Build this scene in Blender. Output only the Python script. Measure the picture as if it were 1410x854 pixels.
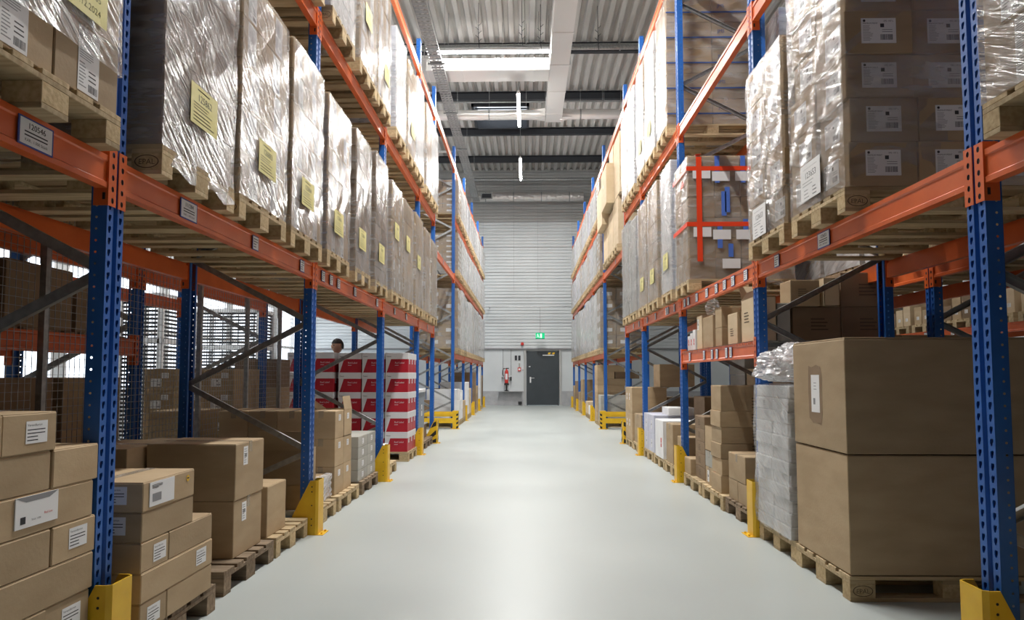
import bpy, bmesh, math, random
from mathutils import Vector, Matrix
random.seed(7)
PI = math.pi
S = bpy.context.scene
for o in list(bpy.data.objects): bpy.data.objects.remove(o)
COL = S.collection

# ---------------------------------------------------------------- camera
cd = bpy.data.cameras.new('camera'); cam = bpy.data.objects.new('camera', cd); COL.objects.link(cam)
cam.location = (0, 0, 1.30)
cam.rotation_euler = (math.radians(90 + 3.434), 0, math.radians(1.204))
cd.sensor_width = 36; cd.lens = 36 * 950 / 1410; cd.shift_y = 33 / 1410
cd.clip_start = .05; cd.clip_end = 200
S.camera = cam
# ---------------------------------------------------------------- world and exposure
S.view_settings.view_transform = 'Standard'; S.view_settings.look = 'None'
S.view_settings.gamma = 1; S.view_settings.use_curve_mapping = False
S.view_settings.exposure = 0.42
W = bpy.data.worlds.new('world'); S.world = W; W.use_nodes = True
bg = W.node_tree.nodes['Background']; bg.inputs[0].default_value = (.86, .93, 1, 1); bg.inputs[1].default_value = 2.2
LAMP_W = 280          # power of one aisle luminaire
SIDE_W = 30

# ---------------------------------------------------------------- materials
def principled(name, col, rough=.6, metal=0., spec=.5):
    m = bpy.data.materials.new(name); m.use_nodes = True
    b = m.node_tree.nodes['Principled BSDF']
    b.inputs['Base Color'].default_value = (*col, 1); b.inputs['Roughness'].default_value = rough
    b.inputs['Metallic'].default_value = metal; b.inputs['Specular IOR Level'].default_value = spec
    return m, m.node_tree.nodes, m.node_tree.links, b
def mottled(name, c1, c2, rough=.6, scale=(8, 8, 8), metal=0., bump=0., detail=4, rand=0., spec=.5, bscale=None):
    """two-tone noise material; rand = brightness change from object to object"""
    m, N, L, b = principled(name, c1, rough, metal, spec)
    tc = N.new('ShaderNodeTexCoord'); mp = N.new('ShaderNodeMapping'); mp.inputs['Scale'].default_value = scale
    nz = N.new('ShaderNodeTexNoise'); nz.inputs['Scale'].default_value = 1; nz.inputs['Detail'].default_value = detail
    oi = N.new('ShaderNodeObjectInfo')
    L.new(tc.outputs['Object'], mp.inputs['Vector']); L.new(mp.outputs[0], nz.inputs['Vector'])
    rp = N.new('ShaderNodeValToRGB'); rp.color_ramp.elements[0].color = (*c1, 1); rp.color_ramp.elements[1].color = (*c2, 1)
    rp.color_ramp.elements[0].position = .35; rp.color_ramp.elements[1].position = .65
    L.new(nz.outputs['Fac'], rp.inputs['Fac'])
    out = rp.outputs['Color']
    if rand:
        hs = N.new('ShaderNodeHueSaturation'); mr = N.new('ShaderNodeMapRange')
        mr.inputs['To Min'].default_value = 1 - rand; mr.inputs['To Max'].default_value = 1 + rand * .6
        L.new(oi.outputs['Random'], mr.inputs['Value']); L.new(mr.outputs[0], hs.inputs['Value']); L.new(out, hs.inputs['Color']); out = hs.outputs['Color']
    L.new(out, b.inputs['Base Color'])
    if bump:
        bn = N.new('ShaderNodeBump'); bn.inputs['Strength'].default_value = bump; bn.inputs['Distance'].default_value = .01
        if bscale:
            n2 = N.new('ShaderNodeTexNoise'); n2.inputs['Scale'].default_value = bscale; n2.inputs['Detail'].default_value = 3
            L.new(tc.outputs['Object'], n2.inputs['Vector']); L.new(n2.outputs['Fac'], bn.inputs['Height'])
        else: L.new(nz.outputs['Fac'], bn.inputs['Height'])
        L.new(bn.outputs[0], b.inputs['Normal'])
    return m
M = {}
M['blue'] = mottled('blue_paint', (.012, .098, .37), (.018, .12, .44), .38, (6, 6, 3))
M['orange'] = mottled('orange_paint', (.62, .105, .02), (.70, .135, .03), .34, (5, 5, 5))
M['galv'] = mottled('galvanised', (.30, .31, .31), (.42, .43, .43), .42, (25, 25, 25), .75)
M['yellow'] = mottled('yellow_paint', (.72, .42, .01), (.80, .50, .02), .42, (7, 7, 7))
M['black'] = principled('black_paint', (.012, .012, .013), .5)[0]
M['dark'] = principled('dark_steel', (.022, .025, .032), .5)[0]
M['door'] = mottled('door_anthracite', (.035, .045, .052), (.042, .052, .06), .5, (3, 3, 3))
M['kraft'] = mottled('kraft_board', (.42, .305, .18), (.485, .36, .22), .75, (3, 3, 9), rand=.18, bump=.08, bscale=60, spec=.3)
M['kraftlight'] = mottled('pale_board', (.60, .47, .30), (.66, .52, .35), .75, (3, 3, 9), rand=.08, spec=.3)
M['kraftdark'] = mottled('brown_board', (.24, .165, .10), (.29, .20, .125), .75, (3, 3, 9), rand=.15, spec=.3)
M['greybox'] = mottled('grey_board', (.36, .35, .31), (.43, .42, .38), .7, (4, 4, 4), rand=.1)
M['whitebox'] = mottled('white_board', (.72, .72, .72), (.80, .80, .80), .6, (4, 4, 4), rand=.1)
M['lavender'] = mottled('lilac_board', (.55, .56, .66), (.62, .63, .73), .6, (4, 4, 4), rand=.08)
M['wood'] = mottled('pallet_wood', (.42, .315, .18), (.60, .47, .29), .8, (3, 40, 30), rand=.22, bump=.25, spec=.2)
M['woodend'] = mottled('pallet_block_wood', (.48, .35, .19), (.62, .48, .28), .85, (45, 45, 45), rand=.22, bump=.3, spec=.2)
M['oldwood'] = mottled('weathered_wood', (.20, .145, .095), (.33, .25, .17), .85, (3, 40, 30), rand=.25, bump=.3, spec=.2)
M['paper'] = principled('paper', (.80, .80, .80), .6)[0]
M['yellowpaper'] = mottled('yellow_sheet', (.74, .68, .26), (.80, .74, .34), .6, (6, 6, 6))
M['ink'] = principled('ink', (.03, .03, .035), .7)[0]
M['greyink'] = principled('grey_ink', (.25, .25, .26), .7)[0]
M['brownink'] = principled('brown_ink', (.11, .075, .045), .8)[0]
M['blueink'] = principled('blue_ink', (.03, .07, .22), .7)[0]
M['labelblue'] = principled('label_holder_blue', (.03, .06, .28), .5)[0]
M['red'] = mottled('red_print', (.40, .010, .025), (.46, .014, .03), .45, (4, 4, 4))
M['redink'] = principled('red_ink', (.6, .03, .02), .5)[0]
M['whiteprint'] = principled('white_print', (.72, .72, .74), .5)[0]
M['redtape'] = principled('orange_red_tape', (.85, .06, .012), .35)[0]
M['bluetape'] = principled('blue_tape', (.08, .18, .62), .45)[0]
M['lamp_body'] = principled('lamp_body', (.8, .8, .8), .4)[0]
M['rubber'] = principled('rubber', (.02, .02, .02), .6)[0]
M['green'] = principled('sign_green', (.0, .35, .14), .5)[0]
M['skin'] = principled('skin', (.50, .30, .20), .55)[0]
M['hair'] = principled('hair', (.02, .016, .014), .6)[0]
M['jumper'] = mottled('navy_jumper', (.02, .025, .05), (.03, .035, .06), .85, (20, 20, 20))
M['concrete'] = mottled('plinth_concrete', (.36, .36, .37), (.43, .43, .44), .85, (5, 5, 5), bump=.1)
M['plasticgrey'] = principled('grey_plastic', (.20, .24, .29), .45)[0]

def m_tape():
    m, N, L, b = principled('packing_tape', (.62, .52, .38), .18)
    t = N.new('ShaderNodeBsdfTransparent'); x = N.new('ShaderNodeMixShader'); x.inputs[0].default_value = .45
    L.new(t.outputs[0], x.inputs[1]); L.new(b.outputs[0], x.inputs[2]); L.new(x.outputs[0], N['Material Output'].inputs[0]); return m
M['tape'] = m_tape()

def m_film(name, lo, hi, sc, rot, bump=.6, col=(.80, .79, .78)):
    """stretch film: clear sheet with milky creases running at a slant"""
    m, N, L, b = principled(name, col, .17)
    b.inputs['Specular IOR Level'].default_value = .9
    tc = N.new('ShaderNodeTexCoord'); mp = N.new('ShaderNodeMapping'); mp.inputs['Rotation'].default_value = rot; mp.inputs['Scale'].default_value = sc
    oi = N.new('ShaderNodeObjectInfo'); ad = N.new('ShaderNodeVectorMath'); ad.operation = 'ADD'
    cm = N.new('ShaderNodeCombineXYZ'); mu = N.new('ShaderNodeMath'); mu.operation = 'MULTIPLY'; mu.inputs[1].default_value = 40
    L.new(oi.outputs['Random'], mu.inputs[0]); L.new(mu.outputs[0], cm.inputs[0]); L.new(mu.outputs[0], cm.inputs[2])
    m2 = N.new('ShaderNodeMapping'); m2.inputs['Scale'].default_value = sc; mp.inputs['Scale'].default_value = (1, 1, 1)
    L.new(tc.outputs['Object'], mp.inputs['Vector']); L.new(mp.outputs[0], m2.inputs['Vector']); L.new(m2.outputs[0], ad.inputs[0]); L.new(cm.outputs[0], ad.inputs[1])
    nz = N.new('ShaderNodeTexNoise'); nz.inputs['Scale'].default_value = 1; nz.inputs['Detail'].default_value = 5; nz.inputs['Distortion'].default_value = .7
    L.new(ad.outputs[0], nz.inputs['Vector'])
    n2 = N.new('ShaderNodeTexNoise'); n2.inputs['Scale'].default_value = 3.0; n2.inputs['Detail'].default_value = 2
    L.new(tc.outputs['Object'], n2.inputs['Vector'])
    mr = N.new('ShaderNodeMapRange'); mr.inputs['From Min'].default_value = .38; mr.inputs['From Max'].default_value = .68
    mr.inputs['To Min'].default_value = lo; mr.inputs['To Max'].default_value = hi
    av = N.new('ShaderNodeMath'); av.operation = 'ADD'; hf = N.new('ShaderNodeMath'); hf.operation = 'MULTIPLY'; hf.inputs[1].default_value = .5
    L.new(nz.outputs['Fac'], av.inputs[0]); L.new(n2.outputs['Fac'], av.inputs[1]); L.new(av.outputs[0], hf.inputs[0]); L.new(hf.outputs[0], mr.inputs['Value'])
    bn = N.new('ShaderNodeBump'); bn.inputs['Strength'].default_value = bump; bn.inputs['Distance'].default_value = .02
    L.new(nz.outputs['Fac'], bn.inputs['Height']); L.new(bn.outputs[0], b.inputs['Normal'])
    t = N.new('ShaderNodeBsdfTransparent'); x = N.new('ShaderNodeMixShader')
    L.new(mr.outputs[0], x.inputs[0]); L.new(t.outputs[0], x.inputs[1]); L.new(b.outputs[0], x.inputs[2])
    g = N.new('ShaderNodeBsdfGlossy'); g.inputs['Roughness'].default_value = .16; g.inputs['Color'].default_value = (.95, .95, .95, 1); L.new(bn.outputs[0], g.inputs['Normal'])
    fr = N.new('ShaderNodeFresnel'); fr.inputs[0].default_value = 1.55; L.new(bn.outputs[0], fr.inputs['Normal'])
    ma = N.new('ShaderNodeMath'); ma.operation = 'MULTIPLY_ADD'; ma.inputs[1].default_value = .55; ma.inputs[2].default_value = .015; ma.use_clamp = True; L.new(fr.outputs[0], ma.inputs[0])
    y = N.new('ShaderNodeMixShader'); L.new(ma.outputs[0], y.inputs[0]); L.new(x.outputs[0], y.inputs[1]); L.new(g.outputs[0], y.inputs[2]); L.new(y.outputs[0], N['Material Output'].inputs[0])
    return m
M['film'] = m_film('stretch_film', .03, .52, (5, 4.5, 34), (.62, 0, 0), 1.0)
M['filmR'] = m_film('stretch_film_right', .03, .5, (5, 4.5, 30), (-.5, 0, 0), 1.0)
M['filmfar'] = m_film('stretch_film_cloudy', .3, .8, (3, 3, 14), (.5, 0, 0), .7)
M['filmclear'] = m_film('stretch_film_clear', .02, .40, (4, 3, 16), (-.3, 0, 0), 1.0)
M['bag'] = m_film('plastic_bag', .3, .85, (12, 12, 12), (.4, .2, .6), .45, (.88, .88, .9))

def m_floor():
    m, N, L, b = principled('epoxy_floor', (.60, .63, .61), .38)
    tc = N.new('ShaderNodeTexCoord')
    a = N.new('ShaderNodeTexNoise'); a.inputs['Scale'].default_value = .55; a.inputs['Detail'].default_value = 6
    c = N.new('ShaderNodeTexNoise'); c.inputs['Scale'].default_value = 40; c.inputs['Detail'].default_value = 3
    L.new(tc.outputs['Object'], a.inputs['Vector']); L.new(tc.outputs['Object'], c.inputs['Vector'])
    rp = N.new('ShaderNodeValToRGB'); rp.color_ramp.elements[0].color = (.41, .445, .435, 1); rp.color_ramp.elements[1].color = (.47, .505, .49, 1)
    rp.color_ramp.elements[0].position = .3; rp.color_ramp.elements[1].position = .7
    L.new(a.outputs['Fac'], rp.inputs[0]); L.new(rp.outputs[0], b.inputs['Base Color'])
    mr = N.new('ShaderNodeMapRange'); mr.inputs['To Min'].default_value = .28; mr.inputs['To Max'].default_value = .5
    L.new(a.outputs['Fac'], mr.inputs[0]); L.new(mr.outputs[0], b.inputs['Roughness'])
    bn = N.new('ShaderNodeBump'); bn.inputs['Strength'].default_value = .05; L.new(c.outputs['Fac'], bn.inputs['Height']); L.new(bn.outputs[0], b.inputs['Normal'])
    return m
M['floor'] = m_floor()
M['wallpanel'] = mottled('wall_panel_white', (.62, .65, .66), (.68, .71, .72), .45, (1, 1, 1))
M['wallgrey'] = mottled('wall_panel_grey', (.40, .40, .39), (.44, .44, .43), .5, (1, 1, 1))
M['deck'] = mottled('roof_deck', (.50, .485, .46), (.60, .585, .56), .5, (6, .6, 6), .1)
def m_foil():
    m, N, L, b = principled('foil_wrap', (.72, .70, .68), .32, .8)
    tc = N.new('ShaderNodeTexCoord'); v = N.new('ShaderNodeTexVoronoi'); v.inputs['Scale'].default_value = 9
    L.new(tc.outputs['Object'], v.inputs['Vector'])
    bn = N.new('ShaderNodeBump'); bn.inputs['Strength'].default_value = .55; bn.inputs['Distance'].default_value = .03
    L.new(v.outputs['Distance'], bn.inputs['Height']); L.new(bn.outputs[0], b.inputs['Normal']); return m
M['foil'] = m_foil()
def m_duct():
    m, N, L, b = principled('duct_cladding', (.78, .76, .74), .33, .6)
    tc = N.new('ShaderNodeTexCoord'); v = N.new('ShaderNodeTexNoise'); v.inputs['Scale'].default_value = 5; v.inputs['Detail'].default_value = 6
    L.new(tc.outputs['Object'], v.inputs['Vector'])
    bn = N.new('ShaderNodeBump'); bn.inputs['Strength'].default_value = .3; bn.inputs['Distance'].default_value = .02
    L.new(v.outputs['Fac'], bn.inputs['Height']); L.new(bn.outputs[0], b.inputs['Normal']); return m
M['duct'] = m_duct()
def m_emit(name, col, s):
    m = bpy.data.materials.new(name); m.use_nodes = True; N = m.node_tree.nodes; L = m.node_tree.links
    e = N.new('ShaderNodeEmission'); e.inputs[0].default_value = (*col, 1); e.inputs[1].default_value = s
    L.new(e.outputs[0], N['Material Output'].inputs[0]); return m
M['tube'] = m_emit('lit_tube', (1, .99, .95), 70)
M['signlit'] = m_emit('lit_sign', (.85, 1, .92), 1.1)
M['signgreen'] = m_emit('lit_sign_green', (.02, .55, .22), 1.0)
def m_glass():
    m, N, L, b = principled('window_glass', (.9, .95, 1), .3)
    t = N.new('ShaderNodeBsdfTransparent'); tl = N.new('ShaderNodeBsdfTranslucent'); x = N.new('ShaderNodeMixShader'); x.inputs[0].default_value = .35
    tl.inputs[0].default_value = (.95, .97, 1, 1)
    L.new(t.outputs[0], x.inputs[1]); L.new(tl.outputs[0], x.inputs[2]); L.new(x.outputs[0], N['Material Output'].inputs[0]); return m
M['glass'] = m_glass()

# ---------------------------------------------------------------- mesh helpers
class MB:
    def __init__(s): s.v = []; s.f = []; s.m = []
    def add(s, vs, fs, mi=0, T=None):
        n = len(s.v)
        s.v += [tuple(T @ Vector(v)) for v in vs] if T is not None else [tuple(v) for v in vs]
        s.f += [tuple(i + n for i in f) for f in fs]; s.m += [mi] * len(fs); return s
    def box(s, x0, x1, y0, y1, z0, z1, mi=0, T=None):
        if x0 > x1: x0, x1 = x1, x0
        if y0 > y1: y0, y1 = y1, y0
        if z0 > z1: z0, z1 = z1, z0
        vs = [(x, y, z) for x in (x0, x1) for y in (y0, y1) for z in (z0, z1)]
        return s.add(vs, [(0, 1, 3, 2), (4, 6, 7, 5), (0, 4, 5, 1), (2, 3, 7, 6), (0, 2, 6, 4), (1, 5, 7, 3)], mi, T)
    def bbox(s, x0, x1, y0, y1, z0, z1, b=.004, mi=0):
        """box with chamfered edges"""
        X, Y, Z = (x0, x1), (y0, y1), (z0, z1); vs = []; idx = {}
        for i in (0, 1):
            for j in (0, 1):
                for k in (0, 1):
                    c = [X[i], Y[j], Z[k]]; sg = (1 - 2 * i, 1 - 2 * j, 1 - 2 * k)
                    for a in range(3):
                        p = [c[q] + (sg[q] * b if q != a else 0) for q in range(3)]
                        idx[(i, j, k, a)] = len(vs); vs.append(p)
        fs = []
        for a in range(3):
            for t in (0, 1):
                o = [q for q in range(3) if q != a]; loop = []
                for u, w in ((0, 0), (1, 0), (1, 1), (0, 1)):
                    key = [0, 0, 0]; key[a] = t; key[o[0]] = u; key[o[1]] = w; loop.append(idx[(*key, a)])
                if (t == 0) != (a == 1): loop = loop[::-1]
                fs.append(tuple(loop))
        for a in range(3):
            o = [q for q in range(3) if q != a]
            for u in (0, 1):
                for w in (0, 1):
                    k0 = [0, 0, 0]; k0[o[0]] = u; k0[o[1]] = w; k1 = list(k0); k1[a] = 1
                    fs.append((idx[(*k0, o[0])], idx[(*k0, o[1])], idx[(*k1, o[1])], idx[(*k1, o[0])]))
        for i in (0, 1):
            for j in (0, 1):
                for k in (0, 1): fs.append(tuple(idx[(i, j, k, a)] for a in range(3)))
        return s.add(vs, fs, mi)
    def bar(s, p, q, w, h, mi=0, up=(0, 0, 1)):
        p, q = Vector(p), Vector(q); d = (q - p); L = d.length; d.normalize(); up = Vector(up)
        if abs(d.dot(up)) > .98: up = Vector((1, 0, 0))
        r = d.cross(up).normalized(); u = r.cross(d)
        T = Matrix((( d.x, r.x, u.x, p.x), (d.y, r.y, u.y, p.y), (d.z, r.z, u.z, p.z), (0, 0, 0, 1)))
        return s.box(0, L, -w / 2, w / 2, -h / 2, h / 2, mi, T)
    def cyl(s, p, q, r, n=12, mi=0, r2=None, cap=True):
        p, q = Vector(p), Vector(q); d = (q - p).normalized(); up = Vector((0, 0, 1)) if abs(d.z) < .95 else Vector((1, 0, 0))
        a = d.cross(up).normalized(); b = a.cross(d); r2 = r if r2 is None else r2; vs = []
        for i in range(n):
            t = 2 * PI * i / n; e = a * math.cos(t) + b * math.sin(t); vs += [p + e * r, q + e * r2]
        fs = [(2 * i, 2 * ((i + 1) % n), 2 * ((i + 1) % n) + 1, 2 * i + 1) for i in range(n)]
        if cap: fs += [tuple(2 * i for i in range(n))[::-1], tuple(2 * i + 1 for i in range(n))]
        return s.add(vs, fs, mi)
    def path(s, pts, r, n=6, mi=0):
        for a, b in zip(pts[:-1], pts[1:]): s.cyl(a, b, r, n, mi)
        return s
    def prism(s, poly, a0, a1, axis='y', mi=0):
        """poly of 2-D points extruded along axis"""
        n = len(poly)
        def P(u, w, t): return {'y': (u, t, w), 'x': (t, u, w), 'z': (u, w, t)}[axis]
        vs = [P(u, w, a0) for u, w in poly] + [P(u, w, a1) for u, w in poly]
        fs = [tuple(range(n)), tuple(range(n, 2 * n))[::-1]] + [(i, i + n, (i + 1) % n + n, (i + 1) % n) for i in range(n)]
        return s.add(vs, fs, mi)
    def mesh(s, name, mats, smooth=False):
        me = bpy.data.meshes.new(name); me.from_pydata(s.v, [], s.f)
        for m in mats: me.materials.append(M[m] if isinstance(m, str) else m)
        if len(mats) > 1: me.polygons.foreach_set('material_index', s.m)
        bm = bmesh.new(); bm.from_mesh(me); bmesh.ops.recalc_face_normals(bm, faces=bm.faces); bm.to_mesh(me); bm.free()
        if smooth: me.polygons.foreach_set('use_smooth', [True] * len(me.polygons))
        me.update(); return me
    def build(s, name, mats, parent=None, loc=(0, 0, 0), rz=0, smooth=False):
        return place(name, s.mesh(name, mats, smooth), parent, loc, rz)
def place(name, me, parent=None, loc=(0, 0, 0), rz=0):
    o = bpy.data.objects.new(name, me); COL.objects.link(o); o.location = loc; o.rotation_euler = (0, 0, rz)
    if parent is not None: o.parent = parent
    return o
def tag(o, label=None, cat=None, group=None, kind=None):
    if label: o['label'] = label
    if cat: o['category'] = cat
    if group: o['group'] = group
    if kind: o['kind'] = kind
    return o
def thing(name, label, cat, loc=(0, 0, 0), rz=0, group=None):
    o = bpy.data.objects.new(name, None); COL.objects.link(o); o.location = loc; o.rotation_euler = (0, 0, rz)
    o.empty_display_size = .1
    return tag(o, label, cat, group)
def copy_tree(o, parent=None, label=None, group=None, loc=None):
    c = o.copy(); COL.objects.link(c); c.parent = parent
    if label: c['label'] = label
    if group: c['group'] = group
    if loc is not None: c.location = loc
    for ch in o.children: copy_tree(ch, c)
    return c
CACHE = {}
def cached(key, fn):
    if key not in CACHE: CACHE[key] = fn()
    return CACHE[key]

# text as mesh geometry
TG = {}
def text_geo(s):
    if s not in TG:
        cu = bpy.data.curves.new('t', 'FONT'); cu.body = s; cu.size = 1; cu.align_x = 'LEFT'; cu.resolution_u = 2
        ob = bpy.data.objects.new('t', cu); COL.objects.link(ob)
        dg = bpy.context.evaluated_depsgraph_get(); me = bpy.data.meshes.new_from_object(ob.evaluated_get(dg))
        vs = [tuple(v.co) for v in me.vertices]; fs = [tuple(p.vertices) for p in me.polygons]
        w = max(v[0] for v in vs); TG[s] = (vs, fs, w)
        bpy.data.objects.remove(ob); bpy.data.curves.remove(cu); bpy.data.meshes.remove(me)
    return TG[s]
def put_text(mb, s, x, y, h, mi, T=None, center=False, z=.0008, maxw=None, bold=0):
    vs, fs, w = text_geo(s); sc = h / .72; sx = sc
    if maxw and w * sc > maxw: sx = maxw / w
    if center: x -= w * sx / 2
    for dx in ((0, bold) if bold else (0,)):
        mb.add([(x + v[0] * sx + dx, y + v[1] * sc, z + dx * .01) for v in vs], fs, mi, T)
def bars(mb, x0, x1, y0, y1, mi, T=None, rnd=None, z=.0008):
    r = random.Random(rnd or 3); x = x0
    while x < x1:
        w = r.choice((.0012, .002, .003)); mb.box(x, min(x + w, x1), y0, y1, 0, z, mi, T); x += w + r.choice((.0015, .0025))
def lines(mb, x0, x1, y0, y1, n, mi, T=None, z=.0008, fill=.3, seed=1):
    r = random.Random(seed); p = (y1 - y0) / n
    for i in range(n):
        y = y1 - (i + .7) * p; mb.box(x0, x0 + (x1 - x0) * r.uniform(.55, 1), y, y + p * fill, 0, z, mi, T)
# orientation matrices: local x = reading direction, y = up, z = outwards
def face_T(normal):
    r = {'+x': (0, 1, 0), '-x': (0, -1, 0), '-y': (1, 0, 0), '+y': (-1, 0, 0)}[normal]
    n = {'+x': (1, 0, 0), '-x': (-1, 0, 0), '-y': (0, -1, 0), '+y': (0, 1, 0)}[normal]
    return Matrix(((r[0], 0, n[0], 0), (r[1], 0, n[1], 0), (0, 1, n[2], 0), (0, 0, 0, 1)))
def sticker_mesh(kind, normal):
    """flat stickers and sheets, origin at their centre on the surface they are stuck to"""
    def mk():
        b = MB(); T = face_T(normal)
        if kind == 'addr':       # carton address sticker
            b.box(-.055, .055, -.04, .04, 0, .0006, 0, T); put_text(b, 'Versandkarton', -.048, .022, .009, 1, T, maxw=.08)
            lines(b, -.048, .045, -.034, .016, 4, 1, T, seed=2)
        elif kind == 'data':     # white product sheet with bar code
            b.box(-.10, .10, -.075, .075, 0, .0006, 0, T); b.cyl(T @ Vector((-.082, .06, .0007)), T @ Vector((-.082, .06, .001)), .008, 8, 1)
            put_text(b, 'PREMIUM PRINT', -.09, .040, .009, 1, T, maxw=.085); put_text(b, '592 107 L', .03, .053, .010, 1, T, maxw=.06)
            b.box(.01, .032, .02, .042, 0, .0008, 1, T); lines(b, -.09, -.03, -.06, .035, 12, 2, T, seed=4)
            bars(b, .01, .08, -.055, -.022, 1, T, 9); lines(b, .02, .085, -.012, .012, 2, 2, T, seed=6)
        elif kind == 'sheetbig':  # tall white sheet with two text blocks and bar code
            b.box(-.075, .075, -.15, .15, 0, .0006, 0, T); lines(b, -.065, .06, .0, .14, 13, 2, T, seed=8, fill=.35)
            lines(b, -.065, -.01, -.13, -.01, 8, 2, T, seed=3, fill=.35); bars(b, .0, .065, -.135, -.10, 1, T, 5); lines(b, .0, .06, -.09, -.03, 3, 1, T, seed=5, fill=.3)
        elif kind == 'small':
            b.box(-.04, .04, -.03, .03, 0, .0006, 0, T); lines(b, -.033, .03, -.024, .024, 4, 2, T, seed=9)
        elif kind == 'tall':
            b.box(-.035, .035, -.06, .06, 0, .0006, 0, T); lines(b, -.026, .026, -.05, .05, 7, 2, T, seed=12); bars(b, -.02, .02, -.01, .015, 1, T, 2)
        elif kind.startswith('yellow:'):
            b.box(-.148, .148, -.105, .105, 0, .0008, 3, T); put_text(b, kind[7:], 0, .025, .038, 1, T, True, bold=.0015)
            lines(b, -.08, .08, .075, .092, 1, 2, T, seed=5, fill=.4); lines(b, -.12, .12, -.03, .015, 3, 2, T, seed=7, fill=.3)
            lines(b, -.12, .12, -.09, -.035, 3, 1, T, seed=11, fill=.3)
        elif kind == 'yellowtop':
            b.box(-.148, .148, -.105, .105, 0, .0008, 3, T); put_text(b, 'M', 0, .03, .026, 1, T, True)
            put_text(b, 'A22J17005', .02, -.02, .028, 1, T, True); put_text(b, '16.12.2024', .02, -.075, .028, 1, T, True, maxw=.19)
        elif kind.startswith('white:'):
            b.box(-.15, .15, -.12, .12, 0, .0008, 0, T); put_text(b, kind[6:], 0, .02, .042, 1, T, True, bold=.0015)
            lines(b, -.11, .11, .075, .10, 1, 2, T, seed=2, fill=.3); lines(b, -.12, .12, -.03, .01, 2, 2, T, seed=7, fill=.3)
            lines(b, -.10, -.02, -.11, -.04, 3, 2, T, seed=11, fill=.3); lines(b, .03, .10, -.11, -.04, 3, 1, T, seed=13, fill=.35)
        elif kind.startswith('loc:'):   # blue-edged shelf location card
            b.box(-.09, .09, -.052, .052, 0, .003, 4, T); b.box(-.082, .082, -.046, .046, .003, .0036, 0, T)
            put_text(b, kind[4:], 0, .014, .022, 1, T, True, z=.004, bold=.0012); lines(b, -.06, .06, -.018, .008, 2, 1, T, seed=2, z=.0044, fill=.35)
            put_text(b, 'KAR.: 1.000 Stück', 0, -.034, .0115, 1, T, True, z=.004)
        elif kind == 'locsmall':
            b.box(-.05, .05, -.048, .048, 0, .003, 4, T); b.box(-.044, .044, -.042, .042, .003, .0036, 0, T)
            lines(b, -.034, .036, -.034, .034, 4, 2, T, seed=2, z=.0044, fill=.4)
        elif kind == 'loctall':
            b.box(-.037, .037, -.05, .05, 0, .003, 4, T); b.box(-.032, .032, -.045, .045, .003, .0036, 0, T)
            lines(b, -.024, .026, -.036, .036, 5, 2, T, seed=5, z=.0044, fill=.4)
        elif kind == 'epal':
            n = 26; ring = []
            for i in range(n):
                t0, t1 = 2 * PI * i / n, 2 * PI * (i + 1) / n
                q = [(math.cos(t) * a, math.sin(t) * c, .0006) for t, a, c in ((t0, .058, .032), (t1, .058, .032), (t1, .053, .028), (t0, .053, .028))]
                b.add(q, [(0, 1, 2, 3)], 5, T)
            put_text(b, 'EPAL', 0, -.013, .026, 5, T, True)
        elif kind == 'vga':      # printed box marking in brown lines
            lines(b, -.10, .08, -.06, .06, 4, 5, T, seed=3, fill=.35)
        elif kind == 'jms':
            put_text(b, 'JMS', 0, -.02, .045, 6, T, True)
        elif kind == 'envelope':
            b.box(-.11, .11, -.055, .055, 0, .004, 0, T); b.add([(-.11, .055, .0045), (.11, .055, .0045), (.06, .035, .0045), (-.06, .035, .0045)], [(0, 1, 2, 3)], 2, T)
            b.box(-.085, -.06, -.04, -.015, .004, .0048, 1, T); put_text(b, 'Stück: 1.000', -.03, -.034, .007, 1, T, z=.0048); put_text(b, 'Red Line', .035, -.022, .009, 7, T, z=.0048)
        elif kind == 'envwin':
            b.box(-.11, .11, -.055, .055, 0, .003, 0, T); b.box(-.085, -.01, -.035, .002, .003, .0038, 2, T); lines(b, -.09, .0, .025, .045, 3, 1, T, seed=2, z=.0044, fill=.3)
        elif kind == 'fragile':
            b.box(-.02, -.003, -.04, .04, 0, .0008, 7, T); b.box(.004, .02, -.04, .04, 0, .0008, 7, T); b.box(-.01, .01, -.012, 0, 0, .0009, 0, T)
        elif kind == 'dot':
            b.cyl(T @ Vector((0, 0, 0)), T @ Vector((0, 0, .0008)), .016, 16, 8); b.box(-.01, .01, -.002, .004, .0008, .0012, 1, T)
        return b.mesh(kind.split(':')[0] + '_sticker', ['paper', 'ink', 'greyink', 'yellowpaper', 'labelblue', 'brownink', 'blueink', 'redink', 'yellow'])
    return cached(('st', kind, normal), mk)
def stick(kind, normal, parent, loc, name='sticker', label=None, sc=1):
    o = place(name, sticker_mesh(kind, normal), parent, loc)
    if sc != 1: o.scale = (sc, sc, sc)
    if label: o['label'] = label
    return o

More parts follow.
